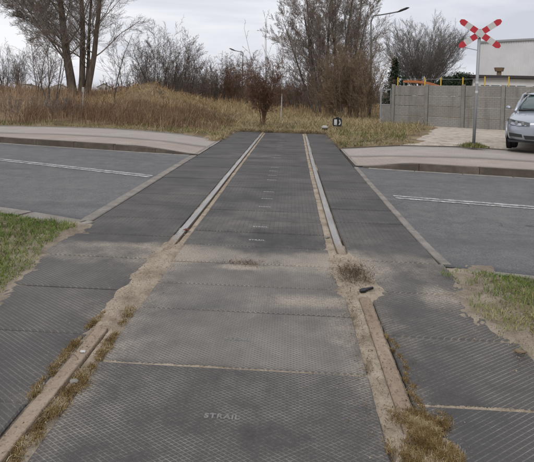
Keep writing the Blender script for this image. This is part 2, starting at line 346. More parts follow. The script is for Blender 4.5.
M = dict(
    asphalt=asphalt(), mid=rubber('rubber_panel_inner', .86, .94, 'mid'), left=rubber('rubber_panel_left', .28, .70, 'left'), right=rubber('rubber_panel_right', .95, .36, 'right'),
    sand=sandmat('drifted_sand'), lot=sandmat('sandy_ground', 1.32, .35), vsand=sandmat('verge_sand', .80), rail=railmat(),
    pink=pavers('pink_pavers', (.325, .272, .236), (.36, .30, .262), (.26, .22, .195)), grey=pavers('grey_pavers', (.335, .302, .272), (.37, .332, .298), (.27, .24, .215)),
    kerb=concrete('kerb_concrete', (.070, .057, .045), (.105, .087, .070), (.16, .135, .11)), edge=concrete('edge_concrete', (.17, .155, .135), (.24, .22, .195), (.32, .295, .265), scale=5),
    gutter=concrete('gutter_concrete', (.20, .19, .175), (.28, .265, .245), (.36, .34, .315), scale=6), cfence=concrete('fence_post_concrete', (.17, .165, .15), (.22, .21, .19), (.27, .26, .24)), cpanel=fencepanel(), line=paintline(),
    soil=noisy('soil', (.10, .075, .05), (.20, .155, .105), 6, .95, .8, 70, c3=(.30, .245, .175)),
    dryground=noisy('dry_ground', (.10, .075, .045), (.19, .14, .08), 1.2, .95, .6, 30, c3=(.27, .21, .13)),
    base=noisy('ballast_base', (.02, .018, .016), (.06, .05, .04), 20, .95),
    letter2=plain('worn_pale_lettering', (.36, .355, .345), .8, var=.5), letter=plain('rubber_lettering', (.21, .205, .195), .8, var=.8),
    bark=noisy('bark', (.075, .057, .045), (.16, .125, .097), 9, .95, .8, 30, stretch=(1, 1, .25)), barkdark=noisy('bark_dark', (.055, .044, .037), (.11, .09, .076), 9, .95, .5, 30),
    twig=noisy('twigs_grey_brown', (.125, .102, .086), (.23, .19, .16), 3, .95), twiglight=noisy('twigs_light_brown', (.17, .138, .115), (.29, .24, .20), 3, .95), twigred=noisy('twigs_red_brown', (.11, .064, .044), (.21, .125, .085), 3, .95),
    twigtan=noisy('twigs_tan', (.14, .10, .066), (.27, .20, .135), 3, .95), twiggrey=noisy('twigs_pale_grey', (.13, .115, .104), (.235, .21, .19), 3, .95),
    birch=noisy('birch_bark', (.09, .085, .08), (.40, .385, .36), 5, .85, lo=.36, hi=.46, stretch=(1, 1, .6)),
    galv=plain('galvanised_steel', (.30, .31, .32), .55, .35), white=plain('white_reflective', (.50, .50, .49), .5), red=plain('red_reflective', (.43, .022, .035), .45),
    stakew=plain('chipped_white', (.40, .39, .37), .8, var=.8), lpole=plain('dull_steel', (.11, .11, .11), .7), brick=plain('faded_red', (.13, .045, .03), .8), black=plain('black_enamel', (.012, .012, .013), .4), yellow=plain('yellow_paint', (.62, .42, .05), .5), orange=plain('orange_plastic', (.42, .16, .07), .7),
    clad=noisy('pale_metal_cladding', (.54, .545, .55), (.64, .645, .65), .35, .6, spec=.4), roofd=plain('dark_roof', (.05, .045, .045), .8), render_=noisy('white_render', (.55, .54, .52), (.66, .65, .63), .8, .85),
    wglass=glassmat('window_glass', (.05, .06, .07)), vent=plain('rusty_vent', (.20, .14, .08), .8),
    paint=carpaint(), tyre=plain('tyre_rubber', (.016, .016, .016), .85), rim=plain('alloy', (.42, .43, .44), .35, .8), cglass=glassmat('car_glass', (.055, .085, .085)),
    lamp=glassmat('headlamp_lens', (.10, .105, .11)), lunit=plain('lamp_reflector', (.45, .46, .47), .2, .9), plast=plain('black_plastic', (.02, .02, .021), .6), chrome=plain('chrome', (.6, .6, .6), .15, 1.0),
    tile=plain('grey_roof_tiles', (.10, .085, .08), .85), tiler=plain('red_roof_tiles', (.22, .09, .06), .85),
    needles=bladed('pine_needles', (.012, .022, .014), (.03, .048, .026), (.05, .065, .035)),
    green=bladed('verge_grass', (.065, .11, .02), (.115, .17, .035), (.18, .215, .06), (.36, .31, .16)),
    straw=bladed('dry_grass', (.17, .11, .05), (.31, .205, .10), (.44, .31, .165), (.54, .42, .26)),
    strawgreen=bladed('mixed_grass', (.085, .115, .03), (.20, .18, .07), (.34, .26, .145), (.50, .40, .27)),
    reed=bladed('reed_stems', (.125, .072, .044), (.225, .138, .085), (.33, .225, .14), (.48, .38, .27)),
    moss=bladed('ochre_moss', (.10, .064, .024), (.20, .135, .054), (.31, .23, .115), (.54, .48, .37)),
    litter=bladed('dead_litter', (.05, .033, .02), (.11, .075, .045), (.20, .15, .10), (.33, .28, .21)),
)

# ------------------------------------------------------------------ layout of the place (metres)
XL, XR = -0.97, 0.49                        # rail centre lines
PL, PR = -1.90, 1.22                        # outer edges of the crossing panels
YEND = 17.0                                 # far end of the panels
def lerp_tab(tab, x):
    if x <= tab[0][0]:
        (a, b), (c, d) = tab[0], tab[1]; return b+(x-a)*(d-b)/(c-a)
    for (a, b), (c, d) in zip(tab, tab[1:]):
        if x <= c: return b+(x-a)*(d-b)/(c-a)
    (a, b), (c, d) = tab[-2], tab[-1]; return b+(x-a)*(d-b)/(c-a)
def sstep(a, b, x):
    t = min(1, max(0, (x-a)/(b-a))); return t*t*(3-2*t)
def zd(x, y):                               # the carriageway has settled a little at the crossing
    return -.008*sstep(3.45, 5.2, y)*sstep(8.5, 5.6, y)*sstep(6.5, 2.6, abs(x))
def bx(y):                                  # the right rail and its panels bow slightly to the left
    return -.062*sstep(2.9, 4.4, y)*sstep(17, 7.5, y)
def adj(T): return [(a*(H-zd(a, b))/H, b*(H-zd(a, b))/H) for a, b in T]
def gpd(px, py):
    z = 0
    for _ in range(4): p = gp(px, py, z); z = zd(p.x, p.y)
    return p
NEAR = [(-60, 23.5), (-3.05, 5.02), (-2.43, 4.82), (-1.85, 4.58), (1.3, 3.75), (1.8, 3.65), (3.5, 3.32), (60, -7)]
MIDL = [(-60, 26.5), (-5.09, 8.36), (-1.91, 7.15), (1.3, 6.36), (2.94, 6.01), (60, -6)]
FARK = [(-60, 26.5), (-6.66, 11.0), (-5.12, 10.64), (-3.02, 10.14), (-1.92, 9.95), (1.3, 9.02), (2.5, 8.76), (4.11, 8.45), (60, -3)]
ZB = .05                                    # the paving falls gently to its back edge
_g = lambda l, z: [tuple(gp(px, py, z))[:2] for px, py in l]
SPLT = [(-60, 28)]+_g([(0, 133), (60, 134.3), (120, 137), (180, 141.5)], .09)+_g([(205, 145.5)], .04)+_g([(352, 155.5)], .03)+_g([(400, 155.5), (470, 157.3), (534, 161.5)], .09)+[(60, -1)]
BACK = [(-60, 30)]+_g([(0, 126), (50, 126.6), (100, 128), (140, 130), (180, 133), (221, 138.5)], ZB)+_g([(338, 147), (400, 145), (470, 147.5), (534, 152)], ZB)+[(60, 1)]
NEAR, MIDL = adj(NEAR), adj(MIDL)
near, midl, fark, splt, back = (lambda x, T=T: lerp_tab(T, x) for T in (NEAR, MIDL, FARK, SPLT, BACK))
KH = 0.115
def pz(x):                                  # height of the pavement: drops to the crossing
    return 0.006 + KH*(sstep(-1.95, -3.3, x) if x < 0 else sstep(1.25, 2.3, x))
def zbk(x): return .008+(ZB-.008)*min(1, max(0, (-1.95-x)/4 if x < 0 else (x-1.25)/3))
def pvz(x, t): return pz(x)+(zbk(x)-pz(x))*t      # t: 0 at the kerb, 1 at the back
def vnoise(x, y, s=0):
    return (math.sin(x*1.7+s)*math.cos(y*1.3-s*.7)+.5*math.sin(x*3.9+y*2.1+s*2)+.25*math.sin(x*8.3-y*7.1+s))/1.75
def gh(x, y):                               # ground height
    b = back(x)
    if y < b+.02 or y < 2 or (PL-.025 < x < PR+.025 and y < YEND+.1):
        return -0.12
    if x < -1.6:
        z = .045+.47*sstep(0, 6, y-b)*sstep(-1.6, -5, x)
        z += .42*sstep(-8, -12, x)*sstep(3, 10, y-b)
    elif x < 1.6: z = .02+.025*sstep(-.2, -1.6, x)
    else: z = .02+.03*sstep(1.6, 2.6, x)+.07*sstep(1.6, 2.6, x)*sstep(24, 14, y)*sstep(.0, .8, y-b)
    z += 1.12*math.exp(-((x+7.5)/1.65)**2-((y-25)/2.4)**2)*(1+.12*vnoise(x*2.5, y*2.5, 4)) + .40*math.exp(-((x+5.0)/1.5)**2-((y-24)/2.2)**2)
    if x < 2.5 or y > 30: z += .05*vnoise(x, y)
    z += .012*max(0, min(y, 120)-40)*0.2
    return z

# ------------------------------------------------------------------ ground and road
def grid_mesh(name, xs, ys, fz, mat, smooth=True):
    v = [(x, y, fz(x, y)) for y in ys for x in xs]; nx = len(xs)
    q = [(j*nx+i, j*nx+i+1, (j+1)*nx+i+1, (j+1)*nx+i) for j in range(len(ys)-1) for i in range(nx-1)]
    return mesh_np(name, v, q, None, mat, smooth)
fr = lambda a, b, s: list(np.arange(a, b, s))
xs = sorted(fr(-900, -60, 60)+fr(-60, -16, 2)+fr(-16, 14, .4)+fr(14, 60, 2)+fr(60, 961, 60)+[PL-.03, PL-.02, PR+.02, PR+.03])
ys = sorted(fr(-300, -20, 40)+fr(-20, 8, 2)+fr(8, 34, .4)+fr(34, 80, 2)+fr(80, 1300, 60)+[YEND+.09, YEND+.11])
tag(link('ground', grid_mesh('ground', xs, ys, gh, M['dryground'])), kind='structure')

def strip(name, x0, x1, f0, f1, fz, mat, nt=4, step=.5, thick=.0, dip=False):
    n = max(2, int(abs(x1-x0)/step)+1); XS = np.linspace(x0, x1, n)
    v = []; q = []
    for x in XS:
        a, b = f0(x), f1(x)
        for k in range(nt+1): yy = a+(b-a)*k/nt; v.append((x, yy, fz(x, k/nt)+(zd(x, yy) if dip else 0)))
    w = nt+1
    for i in range(n-1):
        for k in range(nt): q.append((i*w+k, (i+1)*w+k, (i+1)*w+k+1, i*w+k+1))
    if thick:                               # skirts so the slab has sides
        for k0 in (0, nt):
            o = len(v)
            for i in range(n): a = v[i*w+k0]; v.append((a[0], a[1], a[2]-thick))
            for i in range(n-1): q.append((i*w+k0, (i+1)*w+k0, o+i+1, o+i))
    return mesh_np(name, v, q, None, mat, False)
EL, ER = PL-.003, PR+.003                      # edge strips start here
WL, WR = .135, .085
def camber(x, t): return -.002+.0*t
for nm, a, b in (('road_left', -60, EL-WL+.03), ('road_right', ER+WR-.11, 60)):
    tag(link(nm, strip(nm, a, b, lambda x: near(x)-.02, lambda x: fark(x)+.02, camber, M['asphalt'], 28, .3, .12, True)), kind='structure')
# double centre line, a worn pair of stripes each side of the crossing
ml = link('road_marking', None); tag(ml, kind='structure')
for a, b in ((-45, -2.075), (1.36, 45)):
    for off in (-.088, .036):
        link('stripe', strip('stripe', a, b, lambda x: midl(x)+off, lambda x: midl(x)+off+.078, lambda x, t: .0035, M['line'], 1, .15, 0, True), ml)
for nm, a, b in (('left', -60, PL-.005), ('right', PR+.005, 60)):
    tag(link('pavement_'+nm, strip('pavement', a, b, lambda x: fark(x)+.13, lambda x: splt(x), lambda x, t: pvz(x, .06+.46*t), M['pink'], 6, .2, .2)), kind='structure')
    tag(link('cycle_path_'+nm, strip('cycle_path', a, b, lambda x: splt(x)+.003, lambda x: back(x)-.04, lambda x, t: pvz(x, .52+.47*t), M['grey'], 6, .2, .2)), kind='structure')

def stones(parent, name, f, x0, x1, length, w, ztop, zbot, mat, gap=.008, side=1, seed=1, bev=.012, jit=.004):
    """one stone after another along the curve y=f(x)"""
    rnd = random.Random(seed); x = x0
    while x < x1-.05:
        dx = length/math.sqrt(1+((f(x+.3)-f(x))/.3)**2); xe = min(x1, x+dx)
        A, B = Vector((x, f(x), 0)), Vector((xe, f(xe), 0)); d = (B-A); L = d.length; ang = math.atan2(d.y, d.x)
        za, zb = ztop(x)+zd(x, f(x)), ztop(xe)+zd(xe, f(xe)); j = rnd.uniform(-jit, jit)
        mb = MB(); mb.box((gap/2, 0, -.0), (L-gap/2, w*side, 1), 0)
        for v in mb.bm.verts:
            tt = v.co.x/L; zt = za+(zb-za)*tt+j
            v.co.z = zt if v.co.z > .5 else zbot
        bmesh.ops.bevel(mb.bm, geom=[e for e in mb.bm.edges if all(v.co.z > zbot+.001 for v in e.verts)], offset=min(bev, w*.2), segments=2, affect='EDGES')
        o = mb.obj(name, mat, parent, False, A, (0, 0, ang)); x = xe
kb = tag(link('kerb_left', None), kind='structure')
stones(kb, 'kerb_stone', lambda x: fark(x)-.01, -24, PL-WL-.02, 1.0, .13, lambda x: pz(x)+.004, -.15, M['kerb'], seed=3)
kb = tag(link('kerb_right', None), kind='structure')
stones(kb, 'kerb_stone', lambda x: fark(x)-.01, ER+WR, 22, 1.0, .13, lambda x: pz(x)+.004, -.15, M['kerb'], seed=4)
for nm, a, b in (('left', -24, PL-.02), ('right', PR+.02, 22)):
    kb = tag(link('edging_'+nm, None), kind='structure')
    stones(kb, 'edging_stone', lambda x: back(x)-.035, a, b, 1.0, .07, lambda x: zbk(x)+.015, -.15, M['kerb' if nm == 'right' else 'edge'], seed=5)
for nm, a, b in (('left', -24, PL-WL-.04), ('right', PR+WR+.10, 22)):
    kb = tag(link('gutter_'+nm, None), kind='structure')
    stones(kb, 'gutter_stone', lambda x: fark(x)-.125, a, b, .8, .11, lambda x: .003, -.12, M['gutter'], seed=7, jit=.002, bev=.004)
# flush concrete beams: across the near road edge, and along the panels
kb = tag(link('road_edge_left', None), kind='structure')
stones(kb, 'edge_stone', lambda x: near(x)-.23, -20, EL-.02, .7, .21, lambda x: .006, -.15, M['edge'], seed=8, jit=.006)
kb = tag(link('road_edge_right', None), kind='structure')
stones(kb, 'edge_stone', lambda x: near(x)-.11, ER+WR+.02, 18, .7, .09, lambda x: .004, -.15, M['edge'], seed=9, jit=.006)
for nm, xa, w, y0 in (('left', EL-WL, WL-.012, near(EL)+.02), ('right', ER, WR-.01, near(ER)+.02)):
    kb = tag(link('crossing_edge_'+nm, None), kind='structure'); rnd = random.Random(11); y = y0
    yend = fark(xa)-.03
    while y < yend-.2:
        L = min(yend-y, rnd.uniform(.95, 1.05)); z = rnd.uniform(.001, .004)
        mb = MB(); xm = xa+w/2
        secs = [[(sx*w/2+(bx(y+q) if nm == 'right' else 0), q, -.25 if lo else z+zd(xm, y+q)-dz_) for sx, lo, dz_ in ((-1, 1, 0), (-1, 0, .008), (-.86, 0, 0), (.86, 0, 0), (1, 0, .008), (1, 1, 0))] for q in np.linspace(.004, L-.004, 6)]
        mb.loft(secs); mb.obj('edge_stone', M['edge'], kb, False, (xm+rnd.uniform(-.003, .003), y, 0)); y += L
    y = yend+.16
    yb = back(xa)
    while y < yb-.1:
        L = min(yb-y, 1.0); mb = MB(); mb.box((-w*.3, .004, -.15), (w*.3, L-.004, .01), .006); mb.obj('edge_stone', M['edge'], kb, False, (xa+w/2, y, 0)); y += L

# ------------------------------------------------------------------ crossing deck: rubber panels, rails
deck = thing('crossing_deck', 'dark ribbed rubber panel deck of the level crossing between and beside the rails', 'level crossing')
mb = MB(); mb.box((PL-.01, -3, -.45), (PR+.01, YEND+.1, -.30)); mb.obj('bed', M['base'], deck)
fc = bpy.data.curves.new('txt', 'FONT'); fc.body = 'STRAIL'; fc.size = .036; fc.extrude = .0015; fc.align_x = 'CENTER'; fc.align_y = 'CENTER'; fc.offset = .0012; fc.space_character = 1.15
fo = bpy.data.objects.new('txt', fc); COL.objects.link(fo)
bpy.context.view_layer.update()
let = bpy.data.meshes.new_from_object(fo.evaluated_get(bpy.context.evaluated_depsgraph_get())); let.name = 'lettering'
bpy.data.objects.remove(fo); let.materials.clear(); let.materials.append(M['letter'])
for v in let.vertices: v.co.x *= 1.12
let2 = let.copy(); let2.materials.clear(); let2.materials.append(M['letter2'])
_pm = {}
def panel_mesh(w, L, key):
    k = (round(w, 3), round(L, 3), key)
    if k not in _pm:
        mb = MB(); mb.box((-w/2, 0, -.16), (w/2, L, 0), .007); _pm[k] = mb.mesh('panel', M[key])
    return _pm[k]
rnd = random.Random(21)
def seams(start, fwd, step):
    s = list(fwd); y = s[0]
    y -= .12
    while y > -2: y -= .6; s.insert(0, y)
    while s[-1] < YEND-.2: s.append(s[-1]+step)
    return [y for y in s if y < YEND-.15]+[YEND]
def lay(x0, x1, ss, key, text=False, lo=None, b0=0, b1=0):
    xa0, xb0 = x0, x1
    for a, b in zip(ss, ss[1:]):
        L = b-a-.014; kx = bx((a+b)/2); wide = .014 if (key == 'mid' and a > 3.9) else 0
        x0, x1 = round((xa0+b0*kx-wide)*200)/200, round((xb0+b1*kx+wide)*200)/200
        p = link('panel', panel_mesh(x1-x0, L, key), deck, ((x0+x1)/2, a+.007, zd(0, a)+rnd.uniform(-.006, .001)), (math.atan((zd(0, b)-zd(0, a))/(b-a))+rnd.uniform(-.007, .007), rnd.uniform(-.003, .003), rnd.uniform(-.002, .002)))
        if text and (a < 2.3 or (a > 3.95 and rnd.random() < .75)) and a > .8:
            link('lettering', let2 if a > 3 else let, p, (.0+rnd.uniform(-.004, .004), L*(.45 if a > 2 else .52), .0008), (0, 0, 0))
lay(XL+.110, XR-.112, seams(0, (2.22, 2.81, 3.20, 3.62, 4.04), .44), 'mid', True, None, 0, 1)
lay(PL, XL-.052, seams(0, (1.88, 2.47, 3.05), .6), 'left')
lay(XR+.052, PR, seams(0, (2.02, 2.61), .6), 'right', False, None, 1, 1)
prof = [(-.029, .0008), (-.0325, -.003), (-.034, -.014), (-.035, -.034), (-.009, -.042), (-.009, -.125), (-.07, -.14), (-.07, -.155), (.07, -.155), (.07, -.14), (.009, -.125), (.009, -.042), (.035, -.034), (.034, -.014), (.0325, -.003), (.029, .0008)]
for x, lab in ((XL, 'left steel rail of the track, next to the wide left panels'), (XR, 'right steel rail of the track, bent debris lying beside it')):
    ys_ = [-3]+fr(-2, 18, .25)+[30, 45]
    secs = [[(px+(bx(y) if x == XR else 0), y, pz_+.003+zd(0, y)+.0015*math.sin(y*2.1+x)) for px, pz_ in prof] for y in ys_]
    lab = {XL: 'left rail of the track, with sand and moss along it in front', XR: 'right rail of the track, running on behind a clump of dirt'}[x]
    tag(MB().loft(secs).obj('rail', M['rail'], None, False, (x, 0, 0)), lab, 'rail', 'rails of the track')

# sand drifted along the rails: a low height field that shows only where it tops the panels
def ssn(a, b, x):
    t = np.clip((x-a)/(b-a), 0, 1); return t*t*(3-2*t)
def sandsheet(name, x0, x1, y0, y1, f, step=.02, kind='stuff', mat='sand'):
    X = np.arange(x0, x1+step/2, step); Y = np.arange(y0, y1+step/2, step*1.4)
    rg = np.random.RandomState(3); gx, gy = np.meshgrid(X, Y)
    def nz_(s, seed):
        r_ = np.random.RandomState(seed); out = 0
        for k in range(7):
            a = r_.uniform(0, 6.28); fq = s*(1.0+.9*k); out = out+np.sin(gx*fq*math.cos(a)*6+gy*fq*math.sin(a)*6+r_.uniform(0, 6.28))/(1+k*.55)
        return out/2.6
    z = f(gx, gy, nz_)+rg.normal(0, .0018, gx.shape)
    nx = len(X); v = np.stack([gx, gy, z], -1).reshape(-1, 3)
    i, j = np.meshgrid(np.arange(nx-1), np.arange(len(Y)-1)); b = (j*nx+i).ravel()
    q = np.stack([b, b+1, b+nx+1, b+nx], -1)
    keep = v[q].reshape(len(q), 4, 3)[:, :, 2].max(1) > -.05
    v[:, 2] += -.008*ssn(3.45, 5.2, v[:, 1])*ssn(8.5, 5.6, v[:, 1])
    return link(name, mesh_np(name, v, q[keep], None, M[mat], True))
def ssn(a, b, x):
    t = np.clip((x-a)/(b-a), 0, 1); return t*t*(3-2*t)
def sand_left(x, y, nz_):
    d = np.abs(x-XL); side = (x > XL)
    hump = ssn(2.25, 2.75, y)*ssn(4.35, 3.7, y)
    wid = .050+.012*hump+.032*nz_(1.2, 5)
    wid = np.where(side, wid, wid*.95-.03*(1-hump))
    top = .001+.0055*hump+.0045*nz_(2.5, 8)
    z = top-np.maximum(0, d-wid*.65)**1.2*.45
    z = np.where(hump < .35, np.minimum(z, np.where(side, np.where(d < .15+.03*nz_(2.3, 27), -.010+.010*nz_(3, 2)-.005*(y > 4.4)+.009*(y < 4.0), -.1), np.where(d < .06, -.010+.010*nz_(3, 4)+.008*(y < 2.9), -.1))), z)
    return np.where((d < .037) & (hump < .55), -.03, z)
def sand_right(x, y, nz_):
    x = x+.062*ssn(2.9, 4.4, y)*ssn(17, 7.5, y)
    d = np.abs(x-XR); side = (x < XR)
    hump = ssn(2.95, 3.2, y)*ssn(4.15, 3.75, y)
    wid = .10+.04*hump+.04*nz_(1.3, 15)
    wid = np.where(side, wid+.02, wid*.9-.05*(1-hump))
    top = .001+.009*hump+.0045*nz_(2.5, 18)
    z = top-np.maximum(0, d-wid*.6)**1.2*.45
    z2 = np.minimum(z, np.where(side, np.where(d < .10+.06*nz_(2.1, 17)+.05, .006+.007*nz_(3, 12)-.015*ssn(4.1, 4.6, y), -.1), np.where(d < .06, -.010+.010*nz_(3, 14)+.008*(y < 3.2), -.1)))
    z = np.where(hump < .35, z2, z)
    heap = .035*np.exp(-((x-XR-.04)/.10)**2-((y-1.72)/.17)**2)
    z = np.where(heap > .007, np.maximum(z, heap-.012+.004*nz_(4, 33)), z)
    return np.where((d < .037) & (hump < .6) & (y > 1.85), -.03, z)
tag(sandsheet('drifted_sand', XL-.45, XL+.42, .6, 16.9, sand_left), 'pale drifted sand lying over and along the left rail', 'sand', kind='stuff')
tag(sandsheet('drifted_sand', XR-.42, XR+.45, .6, 16.9, sand_right), 'pale drifted sand lying over and along the right rail', 'sand', kind='stuff')
def sand_rv(x, y, nz_):
    e = 1.20-.24*np.exp(-((y-3.0)/.40)**2)+.07*nz_(1.0, 51)+.3*ssn(2.4, 2.0, y)
    return np.minimum(.012, -.008+.05*(x-e))+.004*nz_(3, 53)-.05*ssn(1.45, 1.75, x)-.05*ssn(2.35, 2.2, y)*ssn(1.25, 1.1, x)
tag(sandsheet('drifted_sand', .78, 1.75, .9, 3.82, sand_rv, mat='vsand'), 'sandy patch spilling from the right verge over the outer panels', 'sand', kind='stuff')

def sand_lv(x, y, nz_):
    e = -1.90-.05*nz_(1.2, 61)+.20*ssn(4.1, 2.8, y)+.07*np.exp(-((y-4.3)/.3)**2)
    return np.minimum(.012, -.006+.12*(e-x))+.004*nz_(3, 63)-.05*ssn(-2.1, -2.35, x)
tag(sandsheet('drifted_sand', -2.36, -1.50, .9, 4.55, sand_lv, mat='vsand'), 'narrow band of sandy soil between the left verge grass and the panels', 'sand', kind='stuff')
tag(sandsheet('drifted_sand', XR+.06, PR, 1.985, 2.055, lambda x, y, n: -.012+.019*np.exp(-((y-2.02-.004*n(2, 71))/.007)**2)+.004*n(2.5, 72), .006), 'thin line of sand in the seam of the nearest right panels', 'sand', kind='stuff')
tag(sandsheet('drifted_sand', XL+.13, XR-.13, 2.185, 2.255, lambda x, y, n: -.017+.016*np.exp(-((y-2.222-.003*n(2, 75))/.006)**2)+.0055*n(1.1, 76), .006), 'thin line of sand in the seam before the nearest middle panel', 'sand', kind='stuff')
# verges on the near side
def vz(x, y):
    return .012+.018*vnoise(x*2.2, y*2.2, 2)+.004*vnoise(x*9, y*9, 1)
xs = fr(-30, -5, 1)+fr(-5, -1.86, .08)+[-1.89]
def vl(x, y): return (vz(x, y)+.02*sstep(-1.95, -2.4, x))*sstep(-1.87, -2.05, x)-.03*sstep(-2.02, -1.87, x)
def verge(name, xs, f, seed):
    v = []; q = []; T = fr(0, 1.0001, 1/60.)
    for x in xs:
        y1 = near(x)-(.235 if x < 0 else .112)
        for t in T:
            y = -6+(y1+6)*t**.45; v.append((x, y, f(x, y)+zd(x, y)-.016*sstep(y1-.25, y1, y)))
    w = len(T)
    for i in range(len(xs)-1):
        for k in range(w-1): q.append((i*w+k, (i+1)*w+k, (i+1)*w+k+1, i*w+k+1))
    return tag(link(name, mesh_np(name, v, q, None, M['soil'], True)), kind='structure')
verge('verge_left', xs, vl, 1)
verge('verge_right', [1.185]+fr(1.25, 4, .08)+fr(4, 25, 1), lambda x, y: (vz(x, y)+.005)*sstep(1.2, 1.5, x)-.03*sstep(1.4, 1.2, x), 2)

# ------------------------------------------------------------------ blades of grass, reeds, moss
def blades(name, pts, hts, wid, mat, rg, lean=.5, bend=.5, label=None, cat=None, flat=1.0, colshift=None):
    P = np.asarray(pts, dtype=np.float64); n = len(P)
    a = rg.uniform(0, 2*math.pi, n); la = rg.uniform(0, 2*math.pi, n); L = rg.uniform(.05, 1, n)*lean
    w = np.stack([np.cos(a), np.sin(a), np.zeros(n)], 1)*(wid*rg.uniform(.6, 1.3, n))[:, None]
    d = np.stack([np.cos(la), np.sin(la), np.zeros(n)], 1)
    h = np.asarray(hts)[:, None]
    mid = P+d*h*(L*.35)[:, None]+np.array([0, 0, 1])*h*.55
    tip = P+d*h*(L*(1+bend*rg.uniform(0, 1, n)))[:, None]+np.array([0, 0, 1])*h*np.maximum(.08, 1-.35*L*L)[:, None]
    if flat < 1: mid[:, 2] = P[:, 2]+(mid[:, 2]-P[:, 2])*flat; tip[:, 2] = P[:, 2]+(tip[:, 2]-P[:, 2])*flat
    v = np.stack([P-w, P+w, mid-w*.75, mid+w*.75, tip], 1).reshape(-1, 3)
    b = np.arange(n)*5
    q = np.stack([b, b+1, b+3, b+2], 1); t = np.stack([b+2, b+3, b+4], 1)
    col = rg.beta(2, 2, n) if colshift is None else np.clip(rg.normal(colshift, .2, n), 0, 1)
    o = link(name, mesh_np(name, v, q, t, mat, False, np.repeat(col, 5)))
    return tag(o, label, cat, kind='stuff')
rg = np.random.RandomState(5)
# green verge, left
def pn(x, y, s, seed=0):
    return (np.sin(x*s+seed)*np.cos(y*s*1.1+seed*2)+.6*np.sin((x+y)*s*2.1+seed)+.4*np.sin((x-1.3*y)*s*3.7))/2
n = 90000; x = -1.68-3.4*rg.uniform(0, 1, n)**1.25; y = rg.uniform(1.4, 6.2, n)
nr = np.array([near(k) for k in x])
ok = (y < nr-.26+.05*pn(x, y, 5)) & (x < -1.93+.06*pn(x, y, 6, 1)-.03*ssn(3.6, 4.3, y)+.19*ssn(4.1, 2.8, y)) & (pn(x, y, 4, 3)+rg.uniform(-.9, 1.2, n) > -.35)
x, y = x[ok], y[ok]; z = np.array([vl(a, b)+zd(a, b)-.016*sstep(near(a)-.485, near(a)-.235, b) for a, b in zip(x, y)])-.004; z = np.maximum(z, .004)
hh = rg.uniform(.02, .055, len(x))*(1+.5*pn(x, y, 5, 2))*ssn(-1.72, -2.0, x)+.012
blades('verge_grass', np.stack([x, y, z], 1), hh, .0022, M['green'], rg, 1.5, .6, 'patchy green grass on the near left verge', 'grass', colshift=np.clip(.34+.24*pn(x, y, 2.6, 7)+.22*ssn(-2.15, -1.9, x), 0, 1))
# right verge: sparse green and straw
n = 44000; x = 1.05+2.2*rg.uniform(0, 1, n)**1.2; y = rg.uniform(1.6, 3.7, n); nr = np.array([near(k) for k in x])
dens = .3+1.0*ssn(2.8, 3.4, y)*ssn(1.2, 1.45, x)+.6*ssn(1.3, 1.7, x)
ok = (y < nr-.12) & (x > 1.13+.05*pn(x, y, 7)+.22*ssn(2.45, 2.1, y)) & (pn(x, y, 6, 3)*.6+rg.uniform(0, 1, n) < dens*.62)
x, y = x[ok], y[ok]; z = np.where(x < 1.4, .010, np.array([vz(a, b) for a, b in zip(x, y)])+.004)
blades('verge_grass', np.stack([x, y, z], 1), rg.uniform(.012, .042, len(x)), .0019, M['green'], rg, 1.5, .6, 'thin worn grass on the near right verge', 'grass', colshift=np.clip(.66-.30*ssn(2.9, 3.4, y)+.25*pn(x, y, 5, 2), 0, 1))
# moss and ochre tufts beside the rails
def tufts(spots, k, spread, h, rgx):
    P = []; Hh = []
    for (cx, cy, s) in spots:
        m = int(k*s); r_ = spread*s
        P.append(np.stack([cx+rgx.normal(0, r_*.55, m), cy+rgx.normal(0, r_, m), np.full(m, -.004)], 1)); Hh.append(rgx.uniform(.3, 1, m)*h*(.6+.5*s))
    return np.concatenate(P), np.concatenate(Hh)
sp = [(XL+.085+rg.normal(0, .014), yy, rg.uniform(.5, 1.2)) for yy in np.arange(1.25, 2.75, .045) if pn(0, yy, 9, 1) > -.35]
sp += [(XL-.065+rg.normal(0, .012), yy, rg.uniform(.4, 1.0)) for yy in np.arange(1.95, 2.75, .05) if pn(1, yy, 8, 2) > -.3]
P, Hh = tufts(sp, 300, .028, .020, rg); blades('moss', P, Hh, .0013, M['moss'], rg, 1.6, .5, 'ochre moss and dry tufts growing along the left rail', 'moss', colshift=np.clip(.42+.42*pn(P[:, 0], P[:, 1], 26, 3), 0, 1))
sp = [(XR+.045+rg.normal(0, .048), yy, rg.uniform(.6, 1.2)) for yy in np.arange(1.35, 1.95, .0055)]
sp += [(XR+.068+rg.normal(0, .01), yy, rg.uniform(.3, .7)) for yy in np.arange(1.9, 2.6, .05)]
P, Hh = tufts(sp, 330, .026, .018, rg); P[:, 2] += .028*np.exp(-((P[:, 0]-XR-.04)/.10)**2-((P[:, 1]-1.72)/.17)**2)
blades('moss', P, Hh, .0012, M['moss'], rg, 1.3, .5, 'thick ochre moss clump over the near end of the right rail', 'moss', colshift=np.clip(.40+.45*pn(P[:, 0], P[:, 1], 24, 5), 0, 1))
